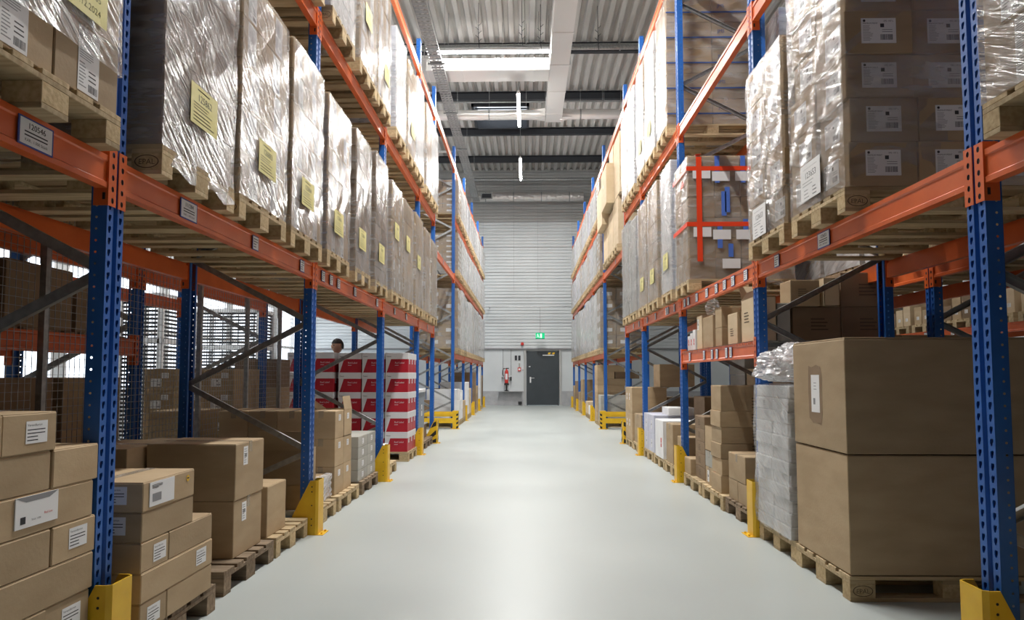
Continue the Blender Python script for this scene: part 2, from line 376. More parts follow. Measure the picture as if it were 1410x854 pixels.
# ---------------------------------------------------------------- setting
def struct(name, mb, mats, **k):
    o = mb.build(name, mats, **k); o['kind'] = 'structure'; return o
XW0, XW1, YW0, YW1, ZR = -9.5, 13.0, -7.0, 30.0, 10.32
struct('floor', MB().box(XW0, XW1, YW0, YW1, -.2, 0), ['floor'])
def wall_far():
    b = MB()
    # upper sandwich panels with fine horizontal ribs (z 2.47 .. 10.3)
    z = 2.47; Y = YW1 - .06
    joints = [2.47 + 1.11 * i for i in range(8)]
    while z < 10.45:
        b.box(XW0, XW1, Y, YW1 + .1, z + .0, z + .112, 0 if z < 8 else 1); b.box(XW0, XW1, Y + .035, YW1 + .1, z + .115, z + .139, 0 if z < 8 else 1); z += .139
    for j in joints: b.box(XW0, XW1, Y - .004, Y, j - .008, j + .008, 2)
    for x in (-1.9, -.55, .5, 2.0): b.box(x - .0025, x + .0025, Y - .003, Y, 5.0, 10.2, 2)
    b.box(XW0, XW1, Y - .05, YW1, 2.42, 2.48, 2)
    # recessed lower cladding either side of the door and the concrete plinth
    for x0, x1 in ((XW0, -.13), (1.50, XW1)):
        z = .62
        while z < 2.42:
            b.box(x0, x1, YW1 - .01, YW1 + .1, z, z + .085, 0); b.box(x0, x1, YW1, YW1 + .1, z + .085, z + .1, 0); z += .1
        b.box(x0, x1, YW1 - .035, YW1 + .1, 0, .62, 3)
    b.box(-.13, 1.5, YW1 + .02, YW1 + .12, 2.40, 2.47, 0)
    b.box(-.4, 1.8, YW1 + .12, YW1 + .2, -.1, 2.6, 0)  # unseen backing added behind the door to stop outside light leaking in
    return struct('wall_far', b, ['wallpanel', 'wallgrey', 'greyink', 'concrete'])
wall_far()
# side wall with a long row of windows; the opposite wall and the near wall are plain
b = MB()
WIN = [(10.0 + i * 4.0, 13.6 + i * 4.0) for i in range(5)]
b.box(XW0 - .2, XW0, YW0, YW1, 0, .9); b.box(XW0 - .2, XW0, YW0, YW1, 3.9, 10.5)
edges = [YW0] + [e for w in WIN for e in w] + [YW1]
for i in range(0, len(edges), 2): b.box(XW0 - .2, XW0, edges[i], min(edges[i + 1], YW1), .9, 3.9)
struct('wall_left', b, ['wallpanel'])
for i, (y0, y1) in enumerate(WIN):
    y1 = min(y1, YW1 - .1)
    f = MB()
    for y in (y0, (y0 + y1) / 2, y1): f.box(XW0 - .14, XW0 + .02, y - .04, y + .04, .9, 3.9)
    for z in (.94, 2.4, 3.86): f.box(XW0 - .14, XW0 + .02, y0, y1, z - .04, z + .04)
    w = struct('window_%d' % (i + 1), f, ['lamp_body']); MB().box(XW0 - .09, XW0 - .08, y0, y1, .9, 3.9).build('pane', ['glass'], w)
struct('wall_right', MB().box(XW1, XW1 + .2, YW0, YW1, 0, 10.5), ['wallpanel'])
struct('wall_near', MB().box(XW0, XW1, YW0 - .2, YW0, 0, 10.5), ['dark'])
# trapezoidal roof deck, ribs along the aisle, with a roof light cut in it
def deck(b, x0, x1, y0, y1):
    p = .28; n = int(round((x1 - x0) / p)); p = (x1 - x0) / n; prof = []
    for i in range(n):
        x = x0 + i * p; prof += [(x, ZR), (x + p * .42, ZR), (x + p * .55, ZR + .11), (x + p * .87, ZR + .11)]
    prof.append((x1, ZR)); vs = []
    for x, z in prof: vs += [(x, y0, z), (x, y1, z)]
    b.add(vs, [(2 * i, 2 * i + 2, 2 * i + 3, 2 * i + 1) for i in range(len(prof) - 1)])
b = MB(); SKY = (-1.8, .1, 22.0, 24.1)
deck(b, XW0, SKY[0], YW0, YW1); deck(b, SKY[1], XW1, YW0, YW1); deck(b, SKY[0], SKY[1], YW0, SKY[2]); deck(b, SKY[0], SKY[1], SKY[3], YW1)
b.box(XW0, SKY[0], YW0, YW1, ZR + .14, ZR + .2); b.box(SKY[1], XW1, YW0, YW1, ZR + .14, ZR + .2)
b.box(SKY[0], SKY[1], YW0, SKY[2], ZR + .14, ZR + .2); b.box(SKY[0], SKY[1], SKY[3], YW1, ZR + .14, ZR + .2)
struct('ceiling', b, ['deck'])
f = MB()
for a in ((SKY[0], SKY[0] + .08, SKY[2], SKY[3]), (SKY[1] - .08, SKY[1], SKY[2], SKY[3]), (SKY[0], SKY[1], SKY[2], SKY[2] + .08), (SKY[0], SKY[1], SKY[3] - .08, SKY[3])): f.box(*a, ZR - .25, ZR + .4)
for i in range(1, 5): f.box(SKY[0], SKY[1], SKY[2] + i * .38, SKY[2] + i * .38 + .05, ZR - .05, ZR)
w = struct('window_9', f, ['dark']); MB().box(SKY[0], SKY[1], SKY[2], SKY[3], ZR + .38, ZR + .4).build('pane', ['glass'], w)
# steel roof beams across the hall
k = 0
for i in range(-8, 4):
    y = 18.28 + 3.21 * i
    if y < YW0 + .3 or y > YW1 - .3: continue
    k += 1; b = MB(); b.box(XW0, XW1, y - .075, y + .075, 10.05, 10.07); b.box(XW0, XW1, y - .006, y + .006, 10.07, 10.29); b.box(XW0, XW1, y - .075, y + .075, 10.29, 10.31)
    b.box(XW0, XW1, y - .07, y - .05, 10.07, 10.25)
    struct('trim_%d' % k, b, ['dark'])

# ---------------------------------------------------------------- luminaires
def luminaire(name, label, x, y0, y1, z, watt, group, axis='y', zr=ZR):
    t = thing(name, label, 'lamp', (x, (y0 + y1) / 2, z), 0 if axis == 'y' else PI / 2, group); L = (y1 - y0) / 2
    MB().box(-.045, .045, -L, L, 0, .05).box(-.02, .02, -L, L, .05, .08).build('housing', ['lamp_body'], t)
    MB().cyl((0, -L + .02, -.03), (0, L - .02, -.03), .034, 12).build('tube', ['tube'], t)
    w = MB()
    for s in (-1, 1): w.cyl((0, s * L * .8, .08), (0, s * L * .8, zr - z - .02), .006, 6)
    w.build('suspension_wire', ['galv'], t)
    la = bpy.data.lights.new('lamp_light', 'AREA'); la.shape = 'RECTANGLE'; la.size = .10; la.size_y = 2 * L; la.energy = watt; la.color = (1, .99, .96)
    lo = bpy.data.objects.new('light', la); COL.objects.link(lo); lo.parent = t; lo.location = (0, 0, -.08)
    return t
nm = ['above the second rack bay', 'above the fourth rack bay', 'nearer of the two lit lamps above aisle', 'farther of the two lit lamps above aisle']
for i, (y0, y1) in enumerate(((4.6, 6.9), (9.3, 11.6), (17.25, 19.5), (22.55, 24.95))):
    luminaire('ceiling_lamp', 'white linear tube lamp hanging on thin wires, ' + nm[i], -.2, y0, y1, 8.5, LAMP_W, 'tube lamps above the aisle')
for i, y in enumerate((5.0, 10.5, 16.0, 22.0)):  # unseen lamps added to light the background beside the racking
    luminaire('ceiling_lamp', 'added tube lamp over the side aisle left of the racking, number %s from camera' % ('one', 'two', 'three', 'four')[i], -5.9, y, y + 2.5, 9.1, SIDE_W, 'added tube lamps above the side aisles')
    luminaire('ceiling_lamp', 'added tube lamp over the side aisle right of the racking, number %s from camera' % ('one', 'two', 'three', 'four')[i], 5.7, y, y + 2.5, 9.1, SIDE_W, 'added tube lamps above the side aisles')
luminaire('ceiling_lamp', 'long bright tube lamp in front of the foil-clad cross duct', -.81, -1.4, 1.4, 9.31, 30, None, 'x')
o = [x for x in bpy.data.objects if x.get('label', '').startswith('long bright tube')][0]; o.location = (-.81, 16.6, 9.31)

# ---------------------------------------------------------------- ducts, pipes, tray
t = thing('air_duct', 'long square foil-clad air duct running along the aisle under the roof', 'duct', (.82, 10, 8.9))
MB().box(-.235, .235, -10, 10.35, 0, .5).build('duct_body', ['duct'], t)
for i in range(13):
    MB().box(-.245, .245, -9.5 + i * 1.6, -9.44 + i * 1.6, -.01, .51).build('flange', ['duct'], t)
hw = MB()
for i in range(7):
    for s in (-1, 1): hw.cyl((s * .26, -9 + i * 3.1, 0), (s * .26, -9 + i * 3.1, ZR - 8.92), .006, 6)
hw.build('hanger_rod', ['galv'], t)
t = thing('air_duct', 'square foil-clad cross duct behind the long bright lamp', 'duct', (-1.6, 17.1, 8.9))
MB().box(-2.4, 2.18, -.33, .34, 0, .30).build('duct_body', ['duct'], t)
for x in (-1.8, -.9, 0, .9, 1.8): MB().box(x - .02, x + .02, -.34, .35, -.01, .31).build('flange', ['duct'], t)
MB().cyl((-1, 0, .30), (-1, 0, ZR - 8.92), .008, 6).cyl((1, 0, .30), (1, 0, ZR - 8.92), .008, 6).build('hanger_rod', ['galv'], t)
def round_duct(x0, x1, label, y, z, r, mat='duct', flare=None):
    t = thing('air_duct', label, 'duct', ((x0 + x1) / 2, y, z)); L = (x1 - x0) / 2
    n = int(abs(2 * L) / .16); nb = 20; vs = []; rr = random.Random(int(x0 * 10 + 99))
    for i in range(n + 1):
        x = -L + 2 * L * i / n
        for j in range(nb):
            a = 2 * PI * j / nb; q = r * (1 + rr.uniform(-.035, .035)); vs.append((x, q * math.cos(a), q * math.sin(a)))
    fs = [(i * nb + j, i * nb + (j + 1) % nb, (i + 1) * nb + (j + 1) % nb, (i + 1) * nb + j) for i in range(n) for j in range(nb)]
    fs += [tuple(range(nb)), tuple(range(n * nb, n * nb + nb))]
    MB().add(vs, fs).build('duct_body', [mat], t, smooth=(mat == 'duct'))
    for i in range(int(2 * L / 1.2)):
        x = -L + .6 + i * 1.2; MB().cyl((x - .02, 0, 0), (x + .02, 0, 0), r * 1.06, 20).cyl((x, 0, r), (x, 0, ZR - z - .02), .006, 6).build('duct_strap', ['galv'], t)
    if flare is not None:
        s = 1 if flare > 0 else -1
        v = [(s * L + a, bb * r, c * r) for a, w in ((0, 1), (-s * .35, .75)) for bb, c in ((-w, -w), (w, -w), (w, w), (-w, w))]
        MB().add(v, [(0, 1, 2, 3), (4, 7, 6, 5), (0, 4, 5, 1), (1, 5, 6, 2), (2, 6, 7, 3), (3, 7, 4, 0)]).build('transition_piece', ['duct'], t)
    return t
round_duct(-6.5, .56, 'round foil-clad branch duct left of the long square duct', 20.1, 9.04, .145, flare=1)
round_duct(1.01, 6.5, 'round foil-clad branch duct right of the long square duct', 20.1, 9.04, .145, flare=-1)
t = round_duct(-2.35, 2.45, 'crinkled silver round duct high on the far wall', 29.35, 8.98, .2, 'foil')
MB().box(-2.0, -1.5, -.225, -.19, -.13, .13).build('vent_frame', ['galv'], t); MB().box(-1.95, -1.55, -.232, -.225, -.09, .09).build('vent_grille', ['dark'], t)
def pipe(label, y, z, r, x0=-6, x1=6, mat='galv', name='conduit_pipe'):
    b = MB().cyl((x0, y, z), (x1, y, z), r, 14)
    for i in range(5):
        x = x0 + (i + .5) * (x1 - x0) / 5; b.box(x - .015, x + .015, y - r * 1.1, y + r * 1.1, z - r * 1.1, z + r * 1.1).cyl((x, y, z), (x, y, ZR - .012), .006, 6)
    return tag(b.build(name, [mat]), label, 'pipe')
pipe('upper of two silver pipes crossing above the long bright lamp', 17.45, 9.84, .055)
pipe('lower of two silver pipes crossing above the long bright lamp', 17.2, 9.66, .055)
pipe('silver pipe crossing at the top of the far wall', 29.1, 9.67, .07)
pipe('thin silver conduit crossing in front of the second dark roof beam', 21.3, 9.6, .02)
pipe('thin silver conduit crossing close above the round branch ducts', 20.9, 9.75, .02)
b = MB(); bz = 8.7
TX = -2.13
for s in (-.14, .14): b.box(TX + s - .003, TX + s + .003, 2, 29.0, bz, bz + .06)
for i in range(180): b.box(TX - .14, TX + .14, 2 + i * .15, 2.11 + i * .15, bz, bz + .004)
t = b.build('cable_tray', ['galv']); tag(t, 'perforated galvanised cable tray hanging along left rack tops', 'cable tray')
for i in range(9):
    MB().box(TX - .2, TX + .2, 3.5 + i * 3.1, 3.54 + i * 3.1, bz - .03, bz).cyl((TX - .19, 3.52 + i * 3.1, bz), (TX - .19, 3.52 + i * 3.1, ZR - .012), .006, 6).cyl((TX + .19, 3.52 + i * 3.1, bz), (TX + .19, 3.52 + i * 3.1, ZR - .012), .006, 6).build('tray_hanger', ['galv'], t)
MB().path([(TX + .05, 2, bz + .03), (TX + .05, 29, bz + .03)], .02).path([(TX - .05, 2, bz + .03), (TX - .05, 29, bz + .03)], .025).build('cable_bundle', ['greybox'], t)
for i, (x, y) in enumerate(((-1.15, 16.2), (-.1, 16.1), (.35, 16.3), (1.75, 16.4))):
    b = MB().path([(x, y, ZR), (x, y, 9.4), (x + .02, y, 9.2)], .008)
    for s in range(5): b.cyl((x, y, 9.35 + s * .1), (x + .07 * (-1) ** s, y, 9.42 + s * .1), .006, 5)
    tag(b.build('cable_hook', ['dark']), 'thin dark hook rod hanging from roof, %s from the left' % ('first', 'second', 'third', 'fourth')[i], 'hook', 'hook rods under the roof')

# ---------------------------------------------------------------- far wall fittings
YF = YW1 - .06
t = tag(place('door_1', MB().box(.0, 1.40, YW1 - .02, YW1 + .04, .02, 2.36).box(.0, 1.40, YW1 - .035, YW1 - .02, 2.30, 2.36).box(.0, .05, YW1 - .035, YW1 - .02, 0, 2.36).box(1.35, 1.4, YW1 - .035, YW1 - .02, 0, 2.36).mesh('door', ['door'])), kind='structure')
MB().box(.16, .34, YW1 - .075, YW1 - .06, 1.17, 1.19).cyl((.17, YW1 - .07, 1.18), (.17, YW1 - .02, 1.18), .012).box(.14, .20, YW1 - .03, YW1 - .02, .98, 1.23).build('door_handle', ['lamp_body'], t)
MB().box(.10, .17, YW1 - .04, YW1 - .02, 1.66, 1.70).build('door_lock', ['lamp_body'], t)
MB().box(.7, 1.2, YW1 - .08, YW1 - .02, 2.15, 2.19).build('door_closer', ['lamp_body'], t)
b = MB()
for x in (.92, 1.1): b.add([(x, YW1 - .036, 2.21), (x + .1, YW1 - .036, 2.21), (x + .14, YW1 - .036, 2.29), (x + .04, YW1 - .036, 2.29)], [(0, 1, 2, 3)])
b.build('reflective_mark', ['yellow'], t)
struct('trim_20', MB().box(-.12, -.02, YW1 - .07, YW1, 0, 2.42), ['wallgrey']); struct('trim_21', MB().box(1.42, 1.52, YW1 - .07, YW1, 0, 2.42), ['wallgrey'])
struct('trim_22', MB().box(-.02, 1.42, YW1 - .04, YW1 + .1, 2.36, 2.44), ['wallgrey'])
t = thing('exit_sign', 'green and white emergency exit sign hanging above the dark door', 'sign', (.58, 29.3, 2.86))
MB().box(-.19, .19, -.03, .03, 0, .24).build('sign_box', ['signlit'], t)
b = MB(); b.box(-.19, .19, -.034, -.031, 0, .24, 0)
b.box(.0, .075, -.037, -.035, .03, .21, 1)   # doorway
b.cyl((-.10, -.036, .185), (-.10, -.040, .185), .018, 10, 1)
for p, q in (((-.10, -.038, .165), (-.085, -.038, .105)), ((-.085, -.038, .105), (-.045, -.038, .075)), ((-.045, -.038, .075), (-.06, -.038, .03)), ((-.085, -.038, .105), (-.12, -.038, .07)), ((-.12, -.038, .07), (-.15, -.038, .06)), ((-.10, -.038, .155), (-.06, -.038, .13)), ((-.10, -.038, .155), (-.14, -.038, .13))): b.bar(p, q, .018, .004, 1, (0, 1, 0))
b.build('pictogram', ['signgreen', 'signlit'], t)
MB().box(-.2, .2, -.04, .04, -.02, 0).build('sign_base', ['dark'], t); MB().cyl((0, 0, .24), (0, 0, 1.34), .008, 6).build('hanging_rod', ['galv'], t)
tag(MB().cyl((-1.75, 29.3, 4.22), (2.3, 29.3, 4.22), .022, 10).cyl((-1.6, 29.3, 4.22), (-1.6, YF, 4.22), .02, 8).cyl((2.2, 29.3, 4.22), (2.2, YF, 4.22), .02, 8).build('conduit_pipe', ['galv']), 'thin conduit along the white far wall above the exit sign', 'pipe')
t = thing('alarm_siren', 'small red alarm siren above the left of the dark door', 'siren', (-.18, YF - .05, 2.66))
MB().cyl((0, 0, 0), (0, -.06, 0), .07, 16).cyl((0, -.06, 0), (0, -.10, 0), .045, 16).build('siren_body', ['redink'], t); MB().box(-.05, .05, 0, .05, -.05, .05).build('siren_base', ['dark'], t)
tag(MB().box(-.51, -.41, YW1 - .035, YW1 - .012, 1.95, 2.16).box(-.36, -.26, YW1 - .035, YW1 - .012, 1.95, 2.16, 0).box(-.40, -.37, YW1 - .03, YW1 - .012, 1.95, 2.16, 1).build('wall_sign', ['dark', 'whiteprint']), 'small dark safety sign on the wall above the fire extinguisher', 'sign')
t = thing('call_point', 'small red fire alarm call box left of the dark door', 'alarm button', (-.31, YW1 - .03, 1.48))
MB().box(-.07, .07, -.05, .02, 0, .16).build('housing', ['redink'], t); MB().box(-.04, .04, -.055, -.05, .04, .12).build('glass_pane', ['paper'], t); MB().box(-.03, .03, 0, .02, .16, .34).build('cable_cover', ['greybox'], t)
tag(MB().box(-.2, -.13, YW1 - .06, YW1 - .012, 1.55, 1.68).build('switch_box', ['whiteprint']), 'small white switch box beside the door frame', 'switch')
tag(MB().box(-.36, -.2, YW1 - .08, YW1 - .036, .04, .17).build('floor_box', ['rubber']), 'small black box at the foot of wall left of door', 'box')
t = thing('fire_extinguisher', 'red fire extinguisher on a black stand left of the dark door', 'fire extinguisher', (-.86, YW1 - .25, .62))
prof = [(0, .34), (.075, .34), (.08, .37), (.08, .82), (.06, .89), (.025, .92), (.025, .96)]
n = 18; vs = []; fs = []
for i, (r, z) in enumerate(prof):
    for j in range(n): vs.append((r * math.cos(2 * PI * j / n), r * math.sin(2 * PI * j / n), z))
for i in range(len(prof) - 1):
    for j in range(n): fs.append((i * n + j, i * n + (j + 1) % n, (i + 1) * n + (j + 1) % n, (i + 1) * n + j))
MB().add(vs, fs).build('cylinder_body', ['redink'], t, smooth=True)
MB().box(-.05, .05, -.088, -.079, .50, .75).build('instruction_label', ['whiteprint'], t)
MB().box(-.02, .1, -.02, .02, .96, 1.0).box(-.03, .02, -.015, .015, .93, .99).build('valve_handle', ['black'], t)
MB().path([(-.03, 0, .96), (-.12, -.02, .98), (-.17, -.03, .88), (-.17, -.03, .72), (-.11, -.04, .62)], .014, 8).build('hose', ['rubber'], t)
MB().cyl((0, 0, .02), (0, 0, .34), .03, 10).cyl((0, 0, .0), (0, 0, .05), .12, 20, r2=.05).box(-.1, .1, -.09, .09, .26, .34).build('stand', ['black'], t)
MB().box(-.22, .22, .1, .19, .55, .58).box(.16, .22, -.02, .12, .45, .62).build('bracket', ['black'], t)
b = MB(); b.box(-1.2, -.2, YW1 - .37, YW1 - .035, .60, .62)
tag(b.build('ledge_plate', ['concrete']), 'narrow grey ledge on the plinth under the fire extinguisher', 'ledge')
for i, x in enumerate((-1.02, -.67)): tag(MB().cyl((x, YW1 - .02, 1.3), (x, YW1 - .02, 2.42), .008, 6).build('hanging_cable', ['dark']), 'thin dark cable on the far wall %s the fire extinguisher' % ('left of', 'right of')[i], 'cable', 'cables beside the fire extinguisher')

# ---------------------------------------------------------------- racking
XL, XR = -1.788, 1.907
YL = [.11, 2.93, 5.75, 8.57, 11.39, 13.32]; YV = [17.05, 19.87, 22.69, 25.51, 28.33]
def upright_mesh(H):
    """open steel profile: slotted face at x=0 looking +x, 12 cm wide, sides with round holes"""
    b = MB(); n = int(H / .05)
    prof_strips = ((-.06, -.016), (.016, .06))
    for y0, y1 in prof_strips:
        c = (y0 + y1) / 2; s = 1 if c > 0 else -1
        for i in range(n):
            z = i * .05
            hole = [(c - .006, z + .010), (c + .002, z + .010), (c + .006, z + .022), (c + .010, z + .027), (c + .010, z + .040), (c - .006, z + .040), (c - .010, z + .034), (c - .010, z + .020)]
            outer = [(y0, z), ((y0 + y1) / 2, z), (y1, z), (y1, z + .025), (y1, z + .05), ((y0 + y1) / 2, z + .05), (y0, z + .05), (y0, z + .025)]
            vs = [(0, a, q) for a, q in outer + hole]
            b.add(vs, [(j, (j + 1) % 8, (j + 1) % 8 + 8, j + 8) for j in range(8)])
            b.add([(0, a, q) for a, q in hole] + [(-.006, a, q) for a, q in hole], [(j, (j + 1) % 8, (j + 1) % 8 + 8, j + 8) for j in range(8)])
    for s in (-1, 1):   # returns, groove flanks, side walls
        b.add([(0, s * .016, 0), (-.014, s * .009, 0), (-.014, s * .009, H), (0, s * .016, H)], [(0, 1, 2, 3)])
        for i in range(n):
            z = i * .05; xs = [(-.07, z), (-.035, z), (0, z), (0, z + .025), (0, z + .05), (-.035, z + .05), (-.07, z + .05), (-.07, z + .025)]
            ho = [(-.045 + .0055 * math.cos(PI * (1.25 + .25 * j)), z + .025 + .0055 * math.sin(PI * (1.25 + .25 * j))) for j in range(8)]
            b.add([(x, s * .06, q) for x, q in xs + ho], [(j, (j + 1) % 8, (j + 1) % 8 + 8, j + 8) for j in range(8)])
        b.box(-.07, -.068, s * .06, s * .035, 0, H)
        b.add([(-.03, s * .052, 0), (-.03, s * .004, 0), (-.03, s * .004, H), (-.03, s * .052, H)], [(0, 1, 2, 3)])
    b.add([(-.014, -.009, 0), (-.014, .009, 0), (-.014, .009, H), (-.014, -.009, H)], [(0, 1, 2, 3)])
    return b.mesh('upright', ['blue'])
def rack_frame(x, y, side, label, H=7.05, group=None):
    def mk():
        t = thing('rack_frame', label, 'rack frame', (0, 0, 0)); up = cached(('up', H), lambda: upright_mesh(H))
        place('upright', up, t); place('upright', up, t, (-1.1, 0, 0), PI)
        for fx in (-.035, -1.065): MB().box(fx - .06, fx + .06, -.08, .08, 0, .006).cyl((fx + .04, -.07, .006), (fx + .04, -.07, .02), .01, 6).build('foot_plate', ['yellow'], t)
        def brace(p, q):
            d = MB(); d.bar(p, q, .034, .004, 0, (0, 1, 0)); d = MB()
            P, Q = Vector(p), Vector(q); u = (Q - P).normalized(); nrm = Vector((0, 1, 0)); w = u.cross(nrm).normalized()
            for off in (-.021, .021): d.bar(P + w * off, Q + w * off, .028, .003, 0, tuple(w))
            d.bar(P - nrm * .013, Q - nrm * .013, .045, .003, 0, (0, 1, 0))
            return d.build('brace', ['galv'], t)
        z = .68; fx, rx = -.035, -1.065
        brace((fx, 0, .16), (rx, 0, .16)); 
        k = 0
        while z + .535 < H - .1:
            a, c = ((fx, rx) if k % 2 == 0 else (rx, fx)); brace((a, 0, z), (c, 0, z + .535)); z += .535; k += 1
        brace((fx, 0, H - .12), (rx, 0, H - .12)); 
        brace((rx, 0, .2), (fx, 0, .66))
        return t
    key = ('frame', H)
    if key not in CACHE:
        t = mk(); CACHE[key] = t; t.location = (x, y, 0); t.rotation_euler = (0, 0, 0 if side > 0 else PI)
        if group: t['group'] = group
        return t
    t = copy_tree(CACHE[key], None, label, group, (x, y, 0)); t.rotation_euler = (0, 0, 0 if side > 0 else PI); return t
def beam(x, y0, y1, z, side, label, group, h=.14, stickers=()):
    """box beam; side=+1 shows its face to +x. z = top. L = clear length between uprights"""
    L = y1 - y0; key = ('beam', round(L, 2), h)
    def mk():
        b = MB(); hl = L / 2
        poly = [(0, 0), (0, .022), (-.006, .028), (-.006, h - .03), (0, h - .024), (0, h), (-.035, h), (-.035, h - .02), (-.05, h - .02), (-.05, 0)]
        b.prism(poly, -hl, hl, 'y'); return b.mesh('beam', ['orange'])
    def mkc(s):
        b = MB(); hl = L / 2; y0_, y1_ = (hl, hl + .052) if s > 0 else (-hl - .052, -hl)
        n = 5; dz = .25 / n; z0 = -.075; c = (y0_ + y1_) / 2
        for i in range(n):
            z = z0 + i * dz; outer = [(y0_, z), (c, z), (y1_, z), (y1_, z + dz / 2), (y1_, z + dz), (c, z + dz), (y0_, z + dz), (y0_, z + dz / 2)]
            hole = [(c + .010 * math.cos(PI * (1.25 + .25 * j)), z + dz / 2 + .013 * math.sin(PI * (1.25 + .25 * j))) for j in range(8)]
            b.add([(.005, a, q) for a, q in outer + hole], [(j, (j + 1) % 8, (j + 1) % 8 + 8, j + 8) for j in range(8)])
            b.add([(.002, a, q) for a, q in hole], [tuple(range(8))], 1)
        b.box(.001, .004, y0_, y0_ + .004, z0, z0 + .25); b.box(.001, .004, y1_ - .004, y1_, z0, z0 + .25)
        b.box(-.06, .005, s * hl, s * (hl - .004), z0, z0 + .25)
        b.box(-.02, -.008, s * (hl - .004), s * (hl - .006), -.05, -.02, 1)
        return b.mesh('connector', ['orange', 'black'])
    me = cached(key, mk); o = tag(place('rack_beam', me, None, (x, (y0 + y1) / 2, z - h), 0 if side > 0 else PI), label, 'rack beam', group)
    for s in (-1, 1): place('beam_connector', cached((key, s), lambda: mkc(s)), o)
    for kind, yy in stickers:
        loc = ((yy - (y0 + y1) / 2) * side)
        stick(kind, '+x', o, (.0005 if kind != 'x' else 0, loc, h * .5), 'location_label')
    return o
ORD = ['first', 'second', 'third', 'fourth', 'fifth', 'sixth', 'seventh', 'eighth', 'ninth', 'tenth', 'eleventh', 'twelfth', 'thirteenth', 'fourteenth', 'fifteenth', 'sixteenth']
SL1 = {0: [('loc:120546', 2.43)], 1: [('loc:111284', 3.57), ('locsmall', 4.47), ('locsmall', 5.42)], 2: [('locsmall', 5.99), ('locsmall', 6.24), ('locsmall', 6.49), ('locsmall', 7.12), ('locsmall', 8.19)], 3: [('locsmall', 9.3), ('locsmall', 10.2)], 4: [('locsmall', 12.4)]}
SR1 = {1: [('loc:123653', 4.42), ('locsmall', 5.25)], 2: [('locsmall', y) for y in (6.0, 6.37, 6.64, 6.93, 7.3, 7.73, 8.13, 8.32)], 3: [('loctall', 8.9), ('loctall', 9.3), ('loctall', 9.42), ('loctall', 10.2), ('loctall', 10.9)], 4: [('loctall', 11.7), ('loctall', 12.3)]}
for side, X, nmS, ST in ((1, XL, 'left', SL1), (-1, XR, 'right', SR1)):
    for i, y in enumerate(YL):
        rack_frame(X, y, side, 'blue frame with grey braces, %s near rack, %s from camera' % (nmS, ORD[i]), 7.0)
    for i, y in enumerate(YV):
        rack_frame(X, y, side, 'blue frame with grey braces, %s rack beyond passage, %s from camera' % (nmS, ORD[i]), 7.05)
    for i in range(5):
        y0, y1 = YL[i] + .06, YL[i + 1] - .06
        for lv, zt in enumerate((2.24, 4.42, 6.52 if side > 0 else 6.66)):
            beam(X, y0, y1, zt, side, 'orange front beam, %s near rack, %s level, %s bay from camera' % (nmS, ORD[lv], ORD[i]), 'orange beams of the near racks', stickers=ST.get(i, ()) if lv == 0 else ())
            beam(X - 1.1 * side, y0, y1, zt, -side, 'orange rear beam, %s near rack, %s level, %s bay from camera' % (nmS, ORD[lv], ORD[i]), 'orange beams of the near racks')
    for lv, zt in enumerate((3.80, 6.58)):
        beam(X, 13.38, 16.99, zt, side, 'orange front beam bridging the passage on the %s, %s' % (nmS, ('lower', 'upper')[lv]), 'orange beams over the cross passage', stickers=[('loctall', 14.7)] if lv == 0 else ())
        beam(X - 1.1 * side, 13.38, 16.99, zt, -side, 'orange rear beam bridging the passage on the %s, %s' % (nmS, ('lower', 'upper')[lv]), 'orange beams over the cross passage')
    for i in range(4):
        y0, y1 = YV[i] + .06, YV[i + 1] - .06
        for lv, zt in enumerate((1.84, 3.80, 5.24, 6.58)):
            beam(X, y0, y1, zt, side, 'orange front beam, %s rack beyond passage, %s level, %s bay' % (nmS, ORD[lv], ORD[i]), 'orange beams of the far racks', h=.12)
            beam(X - 1.1 * side, y0, y1, zt, -side, 'orange rear beam, %s rack beyond passage, %s level, %s bay' % (nmS, ORD[lv], ORD[i]), 'orange beams of the far racks', h=.12)
# racks standing back to back behind both near racks, and a rack across the right side aisle
for side, X, nmS in ((1, XL - 1.1 - .38, 'left'), (-1, XR + 1.1 + .33, 'right')):
    # their closed side looks to the main aisle, so the front upright is the one nearer to it
    for i, y in enumerate(YL[:4] if side > 0 else YL):
        rack_frame(X, y, side, 'blue frame behind the %s near rack, %s from camera' % (nmS, ORD[i]), 7.0)
    for i in range(3 if side > 0 else 4):
        y0, y1 = YL[i] + .06, YL[i + 1] - .06
        for lv, zt in enumerate((2.24, 4.42)):
            beam(X, y0, y1, zt, side, 'orange beam of hidden rack behind %s near rack, %s level, %s bay' % (nmS, ORD[lv], ORD[i]), 'orange beams of the racks behind')
            beam(X - 1.1 * side, y0, y1, zt, -side, 'orange far-side beam of rack behind %s near rack, %s level, %s bay' % (nmS, ORD[lv], ORD[i]), 'orange beams of the racks behind')
XQ = 7.3
for i, y in enumerate((8.57, 11.39, 14.21, 17.03)):
    rack_frame(XQ, y, -1, 'blue frame across the right side aisle, %s from camera' % ORD[i], 7.0)
for i in range(3):
    y0, y1 = 8.63 + 2.82 * i, 11.33 + 2.82 * i
    for lv, zt in enumerate((1.15, 2.10, 3.4)):
        beam(XQ, y0, y1, zt, -1, 'orange front beam across the right side aisle, %s level, %s bay' % (ORD[lv], ORD[i]), 'orange beams across the side aisle', stickers=[('locsmall', y0 + .5 + .8 * q) for q in range(3)] if lv == 1 else ())
        beam(XQ + 1.1, y0, y1, zt, 1, 'orange rear beam across the right side aisle, %s level, %s bay' % (ORD[lv], ORD[i]), 'orange beams across the side aisle')

